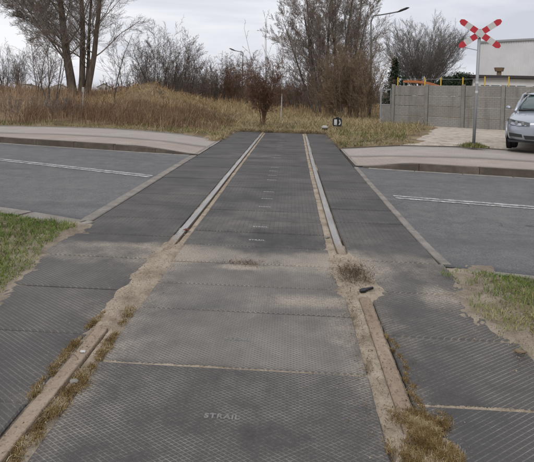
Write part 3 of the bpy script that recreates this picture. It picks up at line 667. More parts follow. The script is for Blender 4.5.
# debris: dead stalks on the sand
def litter(cx, cy, sx, sy, n, zt, label, hl=.04, fl=.28, cs=None):
    P = np.stack([cx+rg.normal(0, sx, n), cy+rg.normal(0, sy, n), np.full(n, zt)+rg.uniform(0, .012, n)], 1)
    return blades('dead_litter', P, rg.uniform(.2, 1, n)*hl, .0017, M['litter'], rg, 2.2, .3, label, 'litter', flat=fl, colshift=cs)
litter(XR-.02, 3.46, .065, .11, 1000, .014, 'clump of dead stalks and dirt on the right rail', .055, .5, .22)
litter(XL+.03, 3.1, .08, .35, 500, .012, 'scattered dead stalks on the sand over the left rail', .03)
litter(XR-.10, 2.6, .035, .38, 600, .003, 'bits of dead grass in the sand inside the right rail', .03)
litter(-.30, 3.62, .08, .035, 260, .0, 'small heap of dry stalks on the middle panel', .035, .5, .35)
litter(1.5, 2.75, .25, .3, 1500, .02, 'dead grass bits on the sandy right verge', .03)
litter(-2.15, 4.05, .12, .2, 500, .016, 'dead grass bits by the left concrete road edge', .03)

# ------------------------------------------------------------------ small loose things on the deck
def lump(name, loc, size, mat, seed, label, cat, sub=2, rot=0, group=None):
    r_ = random.Random(seed); bm = bmesh.new(); bmesh.ops.create_icosphere(bm, subdivisions=sub, radius=1)
    for v in bm.verts:
        k = 1+r_.uniform(-.22, .22); v.co = Vector((v.co.x*size[0]*k, v.co.y*size[1]*k, v.co.z*size[2]*k+size[2]*.75))
    m = bpy.data.meshes.new(name); bm.to_mesh(m); bm.free(); m.materials.append(mat)
    return tag(link(name, m, None, loc, (0, 0, rot)), label, cat, group)
p = gp(365, 293); mb = MB()
mb.prism([(-.045, -.012), (-.012, -.016), (-.006, -.004), (.05, .004), (.05, .014), (0, .016), (-.02, .02), (-.045, .012)], 2, 0, .014)
tag(mb.obj('rubber_scrap', M['black'], None, False, (p.x+.01, p.y, .014), (R(6), R(-8), R(14))), 'torn black rubber scrap lying on the sand by the right rail', 'scrap')
p = gpd(180.5, 230)
mb = MB(); mb.loft([[(-.03, -.02, 0), (.0, -.025, .012), (.03, -.015, 0), (.0, -.018, .003)], [(-.035, .0, .004), (.0, .0, .018), (.035, .004, .006), (.0, .002, .010)], [(-.02, .02, 0), (.005, .026, .01), (.03, .018, .002), (.005, .02, .004)]])
tag(mb.obj('wrapper', M['brick'], None, False, (p.x+.05, p.y, p.z), (0, 0, .4)), 'small crumpled red wrapper beside the left rail', 'wrapper')
for i, (px, py, sz, lab) in enumerate(((83, 353, .011, 'small white pebble lying on the left rail'), (74, 383, .016, 'pale flat stone between left rail and middle panel'), (327, 238, .02, 'light brown lump of stone in the groove of the right rail'))):
    p = gpd(px, py); lump('stone', (p.x, p.y, p.z+.003), (sz*1.5, sz, sz*.5), M['white' if i == 0 else 'edge'], 60+i, lab, 'stone', 1)
p = gp(520, 357); lump('dog_dropping', (p.x, p.y, .02), (.032, .02, .010), M['soil'], 77, 'dark brown clod on the sandy right verge', 'clod', 2)
# grit: too many to count
n = 5200
x = np.concatenate([rg.normal(XL, .13, n//3), rg.normal(XR-.05, .13, n//3), rg.normal(1.25, .22, n//3)]); y = np.concatenate([rg.uniform(1.4, 4.4, 2*(n//3)), rg.uniform(2.2, 3.6, n//3)])
m_ = len(x); s_ = rg.uniform(.001, .0026, m_)*(1+rg.uniform(0, 1, m_)**8*1.6); zz = np.where(x > 1.0, .012, .004+.016*ssn(2.4, 2.9, y)*ssn(4.3, 3.8, y)*(x < .9))
tet = np.array([[1, 0, 0], [-.5, .9, 0], [-.5, -.9, 0], [0, 0, 1.1]]); v = (tet[None]*s_[:, None, None]+np.stack([x, y, zz], 1)[:, None]).reshape(-1, 3)
b = np.arange(m_)*4; t_ = np.concatenate([np.stack([b, b+1, b+3], 1), np.stack([b+1, b+2, b+3], 1), np.stack([b+2, b, b+3], 1)])
tag(link('grit', mesh_np('grit', v, None, t_, M['litter'], False, np.repeat(rg.uniform(.2, 1, m_), 4))), 'loose grit and crumbs on the crossing and verge', 'grit', kind='stuff')

# ------------------------------------------------------------------ far side: grass, reeds
def field(n, x0, x1, y0, y1, cond):
    x = rg.uniform(x0, x1, n); y = y0+(y1-y0)*rg.uniform(0, 1, n)**1.35
    ok = cond(x, y); x, y = x[ok], y[ok]
    return x, y, np.array([gh(a, b) for a, b in zip(x, y)])
bk = np.vectorize(back)
# short greenish strip at the back of the left pavement
x, y, z = field(16000, -22, -1.2, 12.6, 17, lambda x, y: (y > bk(x)+.05) & (y < bk(x)+1.3+.4*pn(x, y, 2)))
blades('bank_grass', np.stack([x, y, z], 1), rg.uniform(.06, .18, len(x)), .006, M['strawgreen'], rg, 1.2, .5, 'strip of short half green grass behind the left pavement', 'grass', colshift=np.clip(.24+.35*pn(x, y, 1.2), 0, 1))
# reeds on the bank
clump = lambda x, y: pn(x, y, .9, 4)
x, y, z = field(52000, -34, -2.2, 14.5, 34, lambda x, y: (y > bk(x)+.9+.6*pn(x, y, 1.4, 2)) & (rg.uniform(0, 1, len(x)) < .55+.5*clump(x, y)) & (rg.uniform(0, 1, len(x)) < np.where((np.abs(x+6.6) < 3.4) & (y > 22), .10, 1.0)) & (rg.uniform(0, 1, len(x)) < .25+.75*ssn(-2.4, -4.6, x)))
hts = rg.uniform(.35, .95, len(x))*(1+.35*clump(x, y))*(.5+.5*ssn(-2.5, -4.6, x))*(.72+.28*ssn(-8.5, -10.5, x))
blades('reeds', np.stack([x, y, z], 1), hts, .0065, M['reed'], rg, .8, .6, 'tall brown dead reeds covering the bank on the left', 'reeds', colshift=np.clip(.42+.42*pn(x, y, 1.3, 9)+.16*(x < -9.5), 0, 1))
x, y, z = field(11000, -10, -2.4, 14.2, 20.5, lambda x, y: (y > bk(x)+1.0+.5*pn(x, y, 1.4, 2)) & (pn(x, y, 1.1, 21)+rg.uniform(-.6, .6, len(x)) > -.1))
blades('reeds', np.stack([x, y, z], 1), rg.uniform(.25, .78, len(x))*(.5+.5*ssn(-2.4, -4.5, x)), .0055, M['reed'], rg, .45, .4, 'dark red brown dead stalks standing before the mound', 'reeds', colshift=np.clip(.14+.3*pn(x, y, 2.1, 31), 0, 1))
# mound and bank: dry grass
x, y, z = field(30000, -15, -2, 18, 32, lambda x, y: (((x+7.2)/4.2)**2+((y-24.5)/4.5)**2 < 1) | (rg.uniform(0, 1, len(x)) < .12))
blades('mound_grass', np.stack([x, y, z], 1), rg.uniform(.08, .34, len(x))*(1+.7*pn(x, y, 1.9, 12)), .0065, M['straw'], rg, 2.2, .6, 'matted straw coloured grass on the mound', 'grass', colshift=np.clip(.5+.42*pn(x, y, 1.6, 3), 0, 1))
# overgrown track bed and the lot's edge
x, y, z = field(60000, -6, 6.5, 12.4, 48, lambda x, y: ((y > YEND+.12) | (np.abs(x+.36) > 1.6)) & (y > bk(x)+.08) & ~((x > 2.9+.35*(y-13)+.5*pn(x, y, 1.5)) & (y < 23.5)) & (rg.uniform(0, 1, len(x)) < .75+.35*pn(x, y, 1.5, 6)))
hts = rg.uniform(.05, .30, len(x))*(1+.8*pn(x, y, 2.1, 8))*(.4+.6*ssn(0, 4, y-bk(x)))*(1+1.2*(rg.uniform(0, 1, len(x)) > .97))+.02
blades('dry_grass', np.stack([x, y, z], 1), hts, .0065, M['strawgreen'], rg, 2.2, .7, 'straw coloured and greenish grass overgrowing the track beyond the crossing', 'grass', colshift=np.clip(.66+.45*pn(x, y, 1.7, 5)-.40*(x > 1.2)*(y < 16.5)-.15*(y > 17)*(y < 22), 0, 1))
x, y, z = field(24000, -45, 45, 30, 90, lambda x, y: (x < 5) | (y > 30))
blades('dry_grass', np.stack([x, y, z], 1), rg.uniform(.2, .8, len(x)), .016, M['straw'], rg, 1.1, .6, 'far straw coloured grass behind the bank and trees', 'grass', colshift=.4)

n = 7000; u = rg.uniform(0, 1, n)
x = np.where(u < .55, rg.uniform(PL-.3, PR+.3, n), np.where(u < .78, PL-.05-np.abs(rg.normal(0, .12, n)), PR+.05+np.abs(rg.normal(0, .12, n)))); y = np.where(u < .55, YEND+.08+np.abs(rg.normal(0, .22, n)), rg.uniform(13.0, 17.3, n))
blades('edge_tufts', np.stack([x, y, np.full(n, .0)], 1), rg.uniform(.05, .22, n), .006, M['strawgreen'], rg, 2.0, .7, 'dry tufts hanging over the far end of the crossing deck', 'grass', colshift=.7)
litter(XL+.12, 17.05, .12, .10, 500, .02, 'dark dead stalks heaped at the far end of the left rail', .22); litter(XR-.02, 17.05, .10, .10, 400, .02, 'dark dead stalks heaped at the far end of the right rail', .22)
# sandy lot on the right
def lotz(x, y): return gh(x, y)+.012+.012*vnoise(x*2, y*2, 5)
def lotmesh():
    v = []; q = []; XS = fr(2.2, 34, .4); T = fr(0, 1.001, 1/40.)
    for x in XS:
        y0 = max(back(x)+.05, 0)
        y0 = max(y0, 12.3 if x < 4 else 0); y1 = 31
        for t in T: y = y0+(y1-y0)*t; v.append((x, y, lotz(x, y)-.05*sstep(3.6+.35*(y-13), 2.4+.35*(y-13), x)))
    w = len(T)
    for i in range(len(XS)-1):
        for k in range(w-1): q.append((i*w+k, (i+1)*w+k, (i+1)*w+k+1, i*w+k+1))
    return mesh_np('sandy_lot', v, q, None, M['lot'], True)
tag(link('sandy_lot', lotmesh()), kind='structure')

# ------------------------------------------------------------------ bare trees and shrubs
def tubes_mesh(name, lines, mat, sides):
    groups = {}
    for p, r_ in lines: groups.setdefault((len(p), sides(r_[0])), []).append((p, r_))
    V = []; Q = []; off = 0
    for (n, s), L in groups.items():
        P = np.array([[tuple(c) for c in p] for p, _ in L], dtype=np.float64); Rr = np.array([r_ for _, r_ in L])
        T = np.empty_like(P); T[:, 1:-1] = P[:, 2:]-P[:, :-2]; T[:, 0] = P[:, 1]-P[:, 0]; T[:, -1] = P[:, -1]-P[:, -2]
        T /= np.linalg.norm(T, axis=2, keepdims=True)+1e-9
        ref = np.where(np.abs(T[..., 2:3]) < .9, np.array([0, 0, 1.]), np.array([1., 0, 0]))
        U = np.cross(T, ref); U /= np.linalg.norm(U, axis=2, keepdims=True)+1e-9; Wv = np.cross(T, U)
        a = np.arange(s)*2*math.pi/s
        ring = P[:, :, None]+(U[:, :, None]*np.cos(a)[None, None, :, None]+Wv[:, :, None]*np.sin(a)[None, None, :, None])*Rr[:, :, None, None]
        V.append(ring.reshape(-1, 3))
        m = len(L); i, j, k = np.meshgrid(np.arange(m), np.arange(n-1), np.arange(s), indexing='ij')
        b = off+i*n*s+j*s; k2 = (k+1) % s
        Q.append(np.stack([b+k, b+k2, b+s+k2, b+s+k], -1).reshape(-1, 4)); off += m*n*s
    return mesh_np(name, np.concatenate(V), np.concatenate(Q), None, mat, True)
def grow(rd, out, p, d, L, r, lv, sp):
    n = sp['seg'][lv]; pts = [p.copy()]; rad = [r]; st = L/n; dd = d.copy(); rmin = sp['rmin']
    for i in range(n):
        wv = sp['wand'][lv]
        dd = (dd+Vector((rd.gauss(0, wv), rd.gauss(0, wv), rd.gauss(0, wv)+sp['trop'][lv]))).normalized()
        p = p+dd*st; pts.append(p.copy()); t = (i+1)/n
        rad.append(max(rmin, r*(1-t*sp['tap'][lv])))
    out.append((lv, pts, rad))
    if lv+1 >= len(sp['seg']): return
    k = sp['n'][lv]; k = max(1, int(round(k*rd.uniform(.8, 1.2)*min(1.0, .35+L/sp['ref'][lv]))))
    for c in range(k):
        t = sp['t0'][lv]+(1-sp['t0'][lv])*((c+rd.random())/k); f = t*n; i = min(n-1, int(f)); u = f-i
        q = pts[i].lerp(pts[i+1], u); ax = (pts[i+1]-pts[i]).normalized()
        side = ax.orthogonal().normalized(); side.rotate(Matrix.Rotation(rd.uniform(0, 2*math.pi), 3, ax))
        an = R(rd.uniform(*sp['ang'][lv])); nd = ax*math.cos(an)+side*math.sin(an)
        if lv == 0 and sp.get('bias') is not None: nd = (nd+sp['bias']*rd.uniform(0, 1)).normalized()
        ll = L*sp['lr'][lv]*rd.uniform(.65, 1.15)*(1-sp['fall'][lv]*t)
        rr = max(rmin, (rad[i]*(1-u)+rad[i+1]*u)*sp['rr'][lv]*rd.uniform(.7, 1.0))
        grow(rd, out, q, nd, ll, rr, lv+1, sp)
BASE = dict(seg=(8, 6, 5, 3, 2), wand=(.07, .12, .14, .16, .16), trop=(.02, .06, .05, .04, .03), tap=(.8, .85, .85, .8, .6), n=(16, 9, 7, 5), ref=(4, 2, 1, .5), t0=(.28, .2, .15, .1),
            ang=((30, 62), (25, 55), (25, 55), (25, 60)), lr=(.5, .5, .5, .5), fall=(.55, .5, .5, .4), rr=(.45, .5, .55, .6), rmin=.004)
def bare_tree(name, label, cat, base, stems, mat_t, mat_c, seed, group=None, trunk=True, **kw):
    """stems: list of (offset, direction, length, radius)"""
    sp = dict(BASE); sp.update(kw); rd = random.Random(seed); out = []
    for o_, d, L, r in stems: grow(rd, out, Vector(o_), Vector(d).normalized(), L, r, 0, sp)
    root = thing(name, label, cat, base, 0, group)
    sd = lambda r: 8 if r > .06 else (5 if r > .02 else 3)
    link('trunk' if trunk else 'stems', tubes_mesh('trunk', [(p, r) for lv, p, r in out if lv == 0], mat_t, sd), root)
    rest = [(p, r) for lv, p, r in out if lv > 0]
    link('crown', tubes_mesh('crown', rest, mat_c, sd), root)
    return root
def on(px, py, D, dz=-.08):
    p = at(px, py, D); return (p.x, D, gh(p.x, D)+dz)
def shrub_stems(rd, n, rad, h, r, spread=.45):
    L = []
    for i in range(n):
        a = rd.uniform(0, 6.283); q = rad*math.sqrt(rd.random()); L.append(((q*math.cos(a), q*math.sin(a), 0), (math.cos(a)*spread*rd.random(), math.sin(a)*spread*rd.random(), 1), h*rd.uniform(.6, 1.1), r*rd.uniform(.6, 1.1)))
    return L
SH = dict(seg=(6, 4, 3, 2), wand=(.055, .09, .12, .12), trop=(.03, .05, .04, .03), tap=(.8, .85, .8, .6), n=(9, 6, 4), ref=(1.5, .8, .4), t0=(.12, .1, .1), ang=((18, 48), (22, 52), (25, 60)), lr=(.48, .5, .55), fall=(.4, .4, .3), rr=(.55, .6, .65), rmin=.004)
rd = random.Random(99)
GT = 'bare trees behind the road'; GS = 'bare shrubs behind the road'

# big tree on the left, three trunks from one root
bare_tree('bare_tree', 'large bare tree with three thick trunks on the left bank', 'tree', on(78, 97, 26),
          [((-.25, 0, 0), (-.15, -.04, 1), 10.5, .26), ((.10, .10, 0), (-.005, .06, 1), 11, .19), ((.48, -.05, 0), (.11, 0, 1), 10.5, .18), ((.30, .2, 0), (.05, .12, 1), 9.5, .12), ((-.42, 0, 1.6), (-.85, -.1, 1.15), 5.5, .055), ((-.58, 0, 2.7), (-1, .1, .95), 5.5, .05)],
          M['bark'], M['twiglight'], 7, GT, n=(28, 12, 9, 5), seg=(9, 8, 5, 4, 3), wand=(.034, .08, .09, .10, .10), t0=(.15, .15, .12, .1), lr=(.50, .48, .50, .55), fall=(.5, .45, .4, .3), ang=((38, 62), (22, 50), (22, 50), (22, 50)), trop=(.0, .022, .04, .04, .04), bias=Vector((-.40, -.1, .12)), rr=(.28, .42, .5, .6), rmin=.004)
# thin trees and shrubs at the left edge
for i, (px, D, h, k, lab) in enumerate(((51, 22.5, 3.6, 6, 'thin many stemmed bare shrub left of the large three-trunk tree'), (38, 25, 3.4, 5, 'bare sapling clump near the left edge of the picture'), (8, 30, 2.6, 12, 'low brown shrub at the far left edge of the bank'), (22, 33, 2.6, 10, 'low brown shrub second from the left edge'))):
    bare_tree('bare_shrub', lab, 'shrub', on(px, 95, D), shrub_stems(rd, k, .35, h, .03, .4), M['barkdark'], M['twig'], 20+i, GS, False, **SH)
bare_tree('sapling', 'slender sapling with level side twigs right of the large tree', 'tree', on(114, 97, 22), [((0, 0, 0), (.03, 0, 1), 3.4, .035)], M['barkdark'], M['twig'], 31, GT, n=(14, 6, 3, 2), seg=(8, 4, 3), t0=(.25, .2, .1, .1), lr=(.45, .45, .5, .5), ang=((55, 85), (30, 60), (25, 50), (25, 50)), rmin=.0045)
for i, (px, D, lab) in enumerate(((6, 19, 'leftmost low bramble on the bank'), (22, 18, 'low pale bramble on the bank, second from the left edge'), (40, 18.8, 'low pale bramble in front of the thin shrubs'), (56, 18.2, 'low pale bramble left of the marker stake'), (70, 19.4, 'low pale bramble just left of the marker stake foot'), (100, 18.6, 'low brown bramble right of the marker stake'), (128, 18.2, 'low brown bramble before the left slope of the mound'), (158, 17.6, 'low brown bramble before the mound top'), (190, 16.6, 'low brown bramble where the bank meets the track'), (222, 18.5, 'low brown bramble near the far end of the left rail'))):
    bare_tree('bramble', lab, 'bramble', on(px, 110, D), shrub_stems(rd, 16, .38, .85 if i < 7 else .6, .007, 1.1), M['twiggrey'] if i < 5 else M['twigred'], M['twiggrey'] if i < 5 else M['twigtan'], 200+i, 'brambles on the bank', False, **{**SH, 'n': (7, 5, 2), 'wand': (.16, .16, .16, .16), 'trop': (-.05, 0, 0, 0), 'rmin': .0035})
# upright shrubs behind the mound
for i, (px, D, h, k, lab) in enumerate(((132, 38, 4.2, 9, 'pale upright bare shrub behind the left end of the mound'), (148, 40, 4.9, 8, 'tall pale bare shrub behind the mound top'), (166, 34, 4.9, 15, 'dark upright shrub rising behind the right slope of the mound'), (180, 36, 4.0, 14, 'dark dense shrub at the right foot of the mound'), (194, 42, 3.4, 12, 'fading dark shrub between the mound and the brown bushes'))):
    bare_tree('bare_shrub', lab, 'shrub', on(px, 95, D), shrub_stems(rd, k, 1.0, h, .035, .42), M['barkdark'] if i > 1 else M['twiggrey'], M['twiggrey'] if i < 2 else M['twig'], 40+i, GS, False, **{**SH, 'rmin': .006})
# brown thicket across the middle
for i, px in enumerate((206, 218, 230, 242, 252, 286, 296, 306)):
    D = 44+6*((i*7) % 3)*.5
    bare_tree('bare_shrub', ['brown thicket shrub, leftmost behind the track end', 'brown thicket shrub, second from the left behind the track end', 'brown thicket shrub below the distant lamp arm', 'brown thicket shrub just left of the red brown tree', 'brown thicket shrub hidden half behind the red brown tree', 'brown thicket shrub just right of the white birch', 'brown thicket shrub between birch and tall trees', 'brown thicket shrub at the foot of the tall trees'][i], 'shrub', on(px, 98, D),
              shrub_stems(rd, 15, 1.3, (3.2, 3.6, 3.7, 3.9, 3.6, 2.9, 3.1, 3.4)[i], .03, .45), M['barkdark'], M['twigred'] if i % 2 else M['twig'], 60+i, GS, False, **{**SH, 'rmin': .007})
# red-brown small tree standing in the track
c = on(263, 130, 18.6)
bare_tree('small_tree', 'small red brown twiggy tree growing in the track beyond the left rail', 'tree', c,
          [((0, 0, 0), (.05, 0, 1), .8, .05)] + [((.03+.02*math.cos(a), .02*math.sin(a), .35+.022*k), (q*math.cos(a)-.02, q*math.sin(a), 1), 1.75*(1+.2*math.sin(k*3)), .015) for k, (a, q) in enumerate((k*2.4, .52*math.sqrt((k+.5)/18)) for k in range(18))],
          M['twigred'], M['twigred'], 83, GT, **{**SH, 'n': (13, 8, 5), 'lr': (.40, .5, .55), 'rmin': .0036, 't0': (.12, .1, .1), 'wand': (.09, .12, .14, .14), 'ang': ((28, 62), (25, 55), (25, 60)), 'trop': (.05, .03, .02, .02)})
for i, (px, h, dx) in enumerate(((262, 4.0, -.13), (263.5, 4.3, .01), (264.5, 4.4, .045))):
    bare_tree('sapling', ['thin leaning stem rising above the red brown tree, leftmost of three', 'thin upright stem rising above the red brown tree, middle of three', 'thin upright stem rising above the red brown tree, rightmost of three'][i], 'tree', on(px, 120, 18.8), [((0, 0, 0), (dx, 0, 1), h, .018)], M['barkdark'], M['twig'], 90+i, GT, n=(6, 4, 2, 1), seg=(7, 3, 2), t0=(.4, .2, .1, .1), lr=(.2, .4, .5, .5), ang=((15, 35), (25, 50), (25, 50), (25, 50)), trop=(.0, .05, .03, .03, 0), wand=(.02, .1, .1, .1, .1), rmin=.0045)
bare_tree('birch_tree', 'slim white barked birch right of the red brown tree', 'tree', on(281, 116, 26), [((0, 0, 0), (.01, 0, 1), 5.2, .036)], M['birch'], M['twiggrey'], 95, GT, n=(20, 7, 4, 2), seg=(8, 5, 3, 2), t0=(.35, .15, .1, .1), lr=(.30, .5, .5, .5), ang=((30, 55), (25, 50), (25, 50), (25, 50)), wand=(.03, .12, .14, .16, .1), rmin=.0045)
# tall trees in the centre
for i, (px, D, h, r, dx, lab) in enumerate(((318, 36, 9.5, .16, -.16, 'tall bare tree leaning left, leftmost of the central trees'), (329, 40, 11.5, .16, -.04, 'tall bare tree in the middle of the central group'), (340, 37, 11, .14, .0, 'tall bare tree third from the left in the central group'), (352, 39, 10.5, .13, .03, 'tall bare tree beside the street lamp'))):
    bare_tree('bare_tree', lab, 'tree', on(px, 112, D), [((0, 0, 0), (dx, 0, 1), h, r), ((.2, .1, 0), (dx*.5-.06*(-1)**i, .05, 1), h*.85, r*.7), ((-.2, .1, 0), (dx-.24+.06*i, .05, 1), h*.8, r*.6)], M['barkdark'], M['twiglight'], 100+i, GT,
              n=(18, 10, 8, 5), bias=Vector((-.35, 0, -.05)) if i == 0 else Vector((0, 0, 0)), seg=(9, 7, 5, 4, 2), wand=(.035, .06, .08, .09, .1), t0=(.12, .15, .1, .1), lr=(.46, .46, .5, .55), fall=(.5, .4, .4, .3), ang=((26, 56), (18, 44), (20, 42), (20, 45)), trop=(.01, .035, .04, .04, .03), rr=(.36, .45, .55, .6), rmin=.0055)
# tangled tan brush under them
for i, (px, D, h, k) in enumerate(((326, 31, 2.6, 9), (336, 30, 3.3, 13), (347, 29, 3.7, 17), (357, 30, 4.1, 18), (367, 28.5, 3.6, 15))):
    bare_tree('bare_shrub', ['tan brush clump under the tall trees, leftmost', 'tan brush clump under the tall trees, second from left', 'tan brush clump behind the black point lantern', 'tan brush clump near the lamp post, tall', 'tan brush clump beside the concrete fence end'][i], 'shrub', on(px, 118, D), shrub_stems(rd, k, .6, h, .020, .34), M['twigtan'], M['twigtan'], 120+i, GS, False, **{**SH, 'rmin': .0045, 'n': (11, 7, 4)})
# round tree beyond the fence
rt = random.Random(8); stems = [((0, 0, 0), (0, 0, 1), 3.0, .24)]
for k in range(38):
    an = k*2.4; tl = math.sqrt((k+.5)/38); stems.append(((.1*math.cos(an), .1*math.sin(an), 1.2+.9*rt.random()), (.95*tl*math.cos(an), .95*tl*math.sin(an), 1), 9.2*(1-.16*tl)*rt.uniform(.86, 1.04), .07))
bare_tree('bare_tree', 'round crowned pale grey bare tree beyond the concrete fence', 'tree', on(422, 90, 60), stems, M['twiggrey'], M['twiggrey'], 140, GT,
          n=(19, 9, 4), seg=(8, 6, 4, 3), wand=(.035, .06, .08, .1), t0=(.22, .12, .1), lr=(.34, .5, .55), fall=(.35, .4, .3), ang=((16, 38), (18, 40), (20, 45)), rr=(.5, .55, .6), rmin=.0075, trop=(.012, .03, .04, .03))
# evergreens
def conifer(label, base, h, w, seed, layers=26, bare=.1):
    rg2 = np.random.RandomState(seed); root = thing('conifer_tree', label, 'tree', base, 0, 'evergreens beyond the fence')
    MB().tube([(0, 0, 0), (0, 0, h*.5), (0, 0, h*.97)], [.03*h, .02*h, .005], 7).obj('trunk', M['barkdark'], root, True)
    P = []
    for k in range(layers):
        t = bare+(1-bare)*k/layers; rr = w*(1-t)**.9*rg2.uniform(.5, 1.25)+.05
        for a in np.arange(0, 6.283, 6.283/9)+rg2.uniform(0, 1):
            L = rr*rg2.uniform(.6, 1.1)
            for s in np.linspace(.15, 1, 7):
                for _ in range(3): P.append((math.cos(a)*L*s+rg2.normal(0, .09), math.sin(a)*L*s+rg2.normal(0, .09), h*t-.28*L*s+rg2.normal(0, .09)))
    P = np.array(P); n = len(P); d = rg2.normal(0, 1, (n, 3)); d /= np.linalg.norm(d, axis=1, keepdims=True); e = np.cross(d, rg2.normal(0, 1, (n, 3))); e /= np.linalg.norm(e, axis=1, keepdims=True)
    s = rg2.uniform(.10, .22, n)[:, None]; v = np.stack([P-e*s*.28, P+e*s*.28, P+d*s*1.6], 1).reshape(-1, 3)
    link('crown', mesh_np('crown', v, None, np.arange(3*n).reshape(-1, 3), M['needles'], False, np.repeat(rg2.uniform(0, 1, n), 3)), root)
conifer('dark spruce left of the round bare tree', on(394, 90, 52), 5.6, 2.1, 1)
conifer('low dark spruce overlapping the round tree', on(404, 90, 56), 3.8, 2.0, 2)
# low pines right of it: rounded dark heads
def pine(label, base, h, w, seed):
    rg2 = np.random.RandomState(seed); root = thing('pine_tree', label, 'tree', base, 0, 'evergreens beyond the fence')
    MB().tube([(0, 0, 0), (.05, 0, h*.5), (.0, 0, h*.9)], [.12, .09, .04], 7).obj('trunk', M['barkdark'], root, True)
    cs = [(rg2.normal(0, w*.42), rg2.normal(0, w*.42), h*rg2.uniform(.62, .98)) for _ in range(24)]
    P = np.concatenate([np.array(c)+rg2.normal(0, 1, (170, 3))*np.array([.34, .34, .17]) for c in cs]); n = len(P)
    d = rg2.normal(0, 1, (n, 3)); d[:, 2] += .5; d /= np.linalg.norm(d, axis=1, keepdims=True); e = np.cross(d, rg2.normal(0, 1, (n, 3))); e /= np.linalg.norm(e, axis=1, keepdims=True)
    s = rg2.uniform(.10, .2, n)[:, None]; v = np.stack([P-e*s*.28, P+e*s*.28, P+d*s*1.6], 1).reshape(-1, 3)
    link('crown', mesh_np('crown', v, None, np.arange(3*n).reshape(-1, 3), M['needles'], False, np.repeat(rg2.uniform(0, 1, n), 3)), root)
pine('dark pine left of the cross-shaped sign pole', on(459, 90, 50), 4.0, 1.4, 3)
pine('low dark pine between the yellow posts', on(449, 90, 50), 3.4, 1.6, 4)
# far belt of woodland that reads as one mass
def belt(name, label, x0, x1, D0, D1, n, h, mat, seed):
    rg2 = np.random.RandomState(seed); lines = []
    for i in range(n):
        X = rg2.uniform(x0, x1); Y = rg2.uniform(D0, D1); hh = h*rg2.uniform(.5, 1.1)*(1+.25*math.sin(X*.12)+.2*math.sin(X*.37)); z0 = gh(X, Y)
        for k in range(9):
            b = Vector((X+rg2.normal(0, .7), Y+rg2.normal(0, .7), z0-.1)); L = hh*rg2.uniform(.5, 1)
            dv = Vector((rg2.normal(0, .16), rg2.normal(0, .16), 1)); tp = b+dv*L
            lines.append(([b, b.lerp(tp, .5)+Vector((rg2.normal(0, .1), 0, 0)), tp], [.05, .035, .012]))
            for q in range(7):
                t = rg2.uniform(.25, .95); a = b.lerp(tp, t); e_ = a+Vector((rg2.normal(0, .5), rg2.normal(0, .4), rg2.uniform(.2, .9)))*(hh*.14)
                lines.append(([a, a.lerp(e_, .5)+Vector((0, 0, .04)), e_], [.022, .016, .01]))
    tag(link(name, tubes_mesh(name, lines, mat, lambda r: 3)), label, 'woodland', kind='stuff')
belt('far_woodland', 'far grey belt of bare woodland along the horizon', -34, 60, 95, 150, 420, 4.2, M['twiggrey'], 5)
belt('far_thicket', 'brown thicket closing the view behind the overgrown track', -22, 9, 56, 72, 130, 3.8, M['twigred'], 6)

# ------------------------------------------------------------------ far houses on the left
def house(label, px, D, w, dpt, h, rh, wall, roof, seed):
    p = at(px, 92, D); b = thing('house', label, 'house', (p.x, D, gh(p.x, D)-.1), R(20*math.sin(seed)), 'far houses beyond the bank')
    MB().prism([(-w/2, 0), (w/2, 0), (w/2, h), (0, h+rh), (-w/2, h)], 1, -dpt/2, dpt/2).obj('wall', wall, b)
    mb = MB(); ov = .4
    for s in (-1, 1):
        mb.prism([(s*(w/2+ov), h-ov*rh/(w/2)), (0, h+rh+.02), (0, h+rh+.25), (s*(w/2+ov), h-ov*rh/(w/2)+.22)], 1, -dpt/2-.35, dpt/2+.35)
    rf = mb.obj('roof', roof, b); MB().box((w*.15, -.3, h+rh*.5), (w*.15+.5, .3, h+rh+.7)).obj('chimney', M['roofd'], rf)
    for x in (-w*.26, w*.2):
        wdw = MB().box((x-.6, -dpt/2-.06, 1.0), (x+.6, -dpt/2-.005, 2.3)).obj('window', M['render_'], b)
        MB().box((x-.5, -dpt/2-.08, 1.1), (x+.5, -dpt/2-.062, 2.2)).obj('pane', M['wglass'], wdw)
house('white gabled house far away, seen right of the three-trunk tree', 104, 215, 5, 7, 2.3, 1.5, M['render_'], M['tile'], 1)
house('pale house far away at the left, behind thin shrubs', 60, 300, 9, 8, 2.2, 1.8, M['render_'], M['tile'], 2)
house('long far house with grey roof near the left edge', 28, 320, 12, 8, 2.2, 1.6, M['clad'], M['tile'], 3)
house('far house with red roof right of the white gabled one', 122, 330, 8, 8, 2.2, 1.8, M['render_'], M['tiler'], 4)

# ------------------------------------------------------------------ hall and annex beyond the fence
hx = at(479, 42, 72).x
hall = thing('industrial_hall', 'large pale corrugated metal hall with gently arched roof behind the fence', 'building', (hx, 72, 0), R(-23))
mb = MB(); wv = []; nrib = 100; L = 30.0; htop = lambda x: 9.75+.35*math.sin(min(1, x/30)*math.pi)
A = []
for i in range(nrib*4+1):
    x = L*i/(nrib*4); k = i % 4; A.append((x, -.07 if k in (1, 2) else 0))
v = []; q = []
for x, y in A: v += [(x, y, 0), (x, y, htop(x))]
q = [(2*i, 2*i+2, 2*i+3, 2*i+1) for i in range(len(A)-1)]
link('wall', mesh_np('wall', v, q, None, M['clad']), hall)
for xe in (0, L): MB().box((xe-.03, .02, 0), (xe+.03, 24, htop(xe)-.01)).obj('end_wall', M['clad'], hall)
mb = MB(); XS = np.linspace(-.2, L+.2, 30)
mb.loft([[(x, -.22, htop(max(0, x))), (x, 24.2, htop(max(0, x))), (x, 24.2, htop(max(0, x))+.22), (x, -.22, htop(max(0, x))+.22)] for x in XS]); mb.obj('roof', M['clad'], hall)
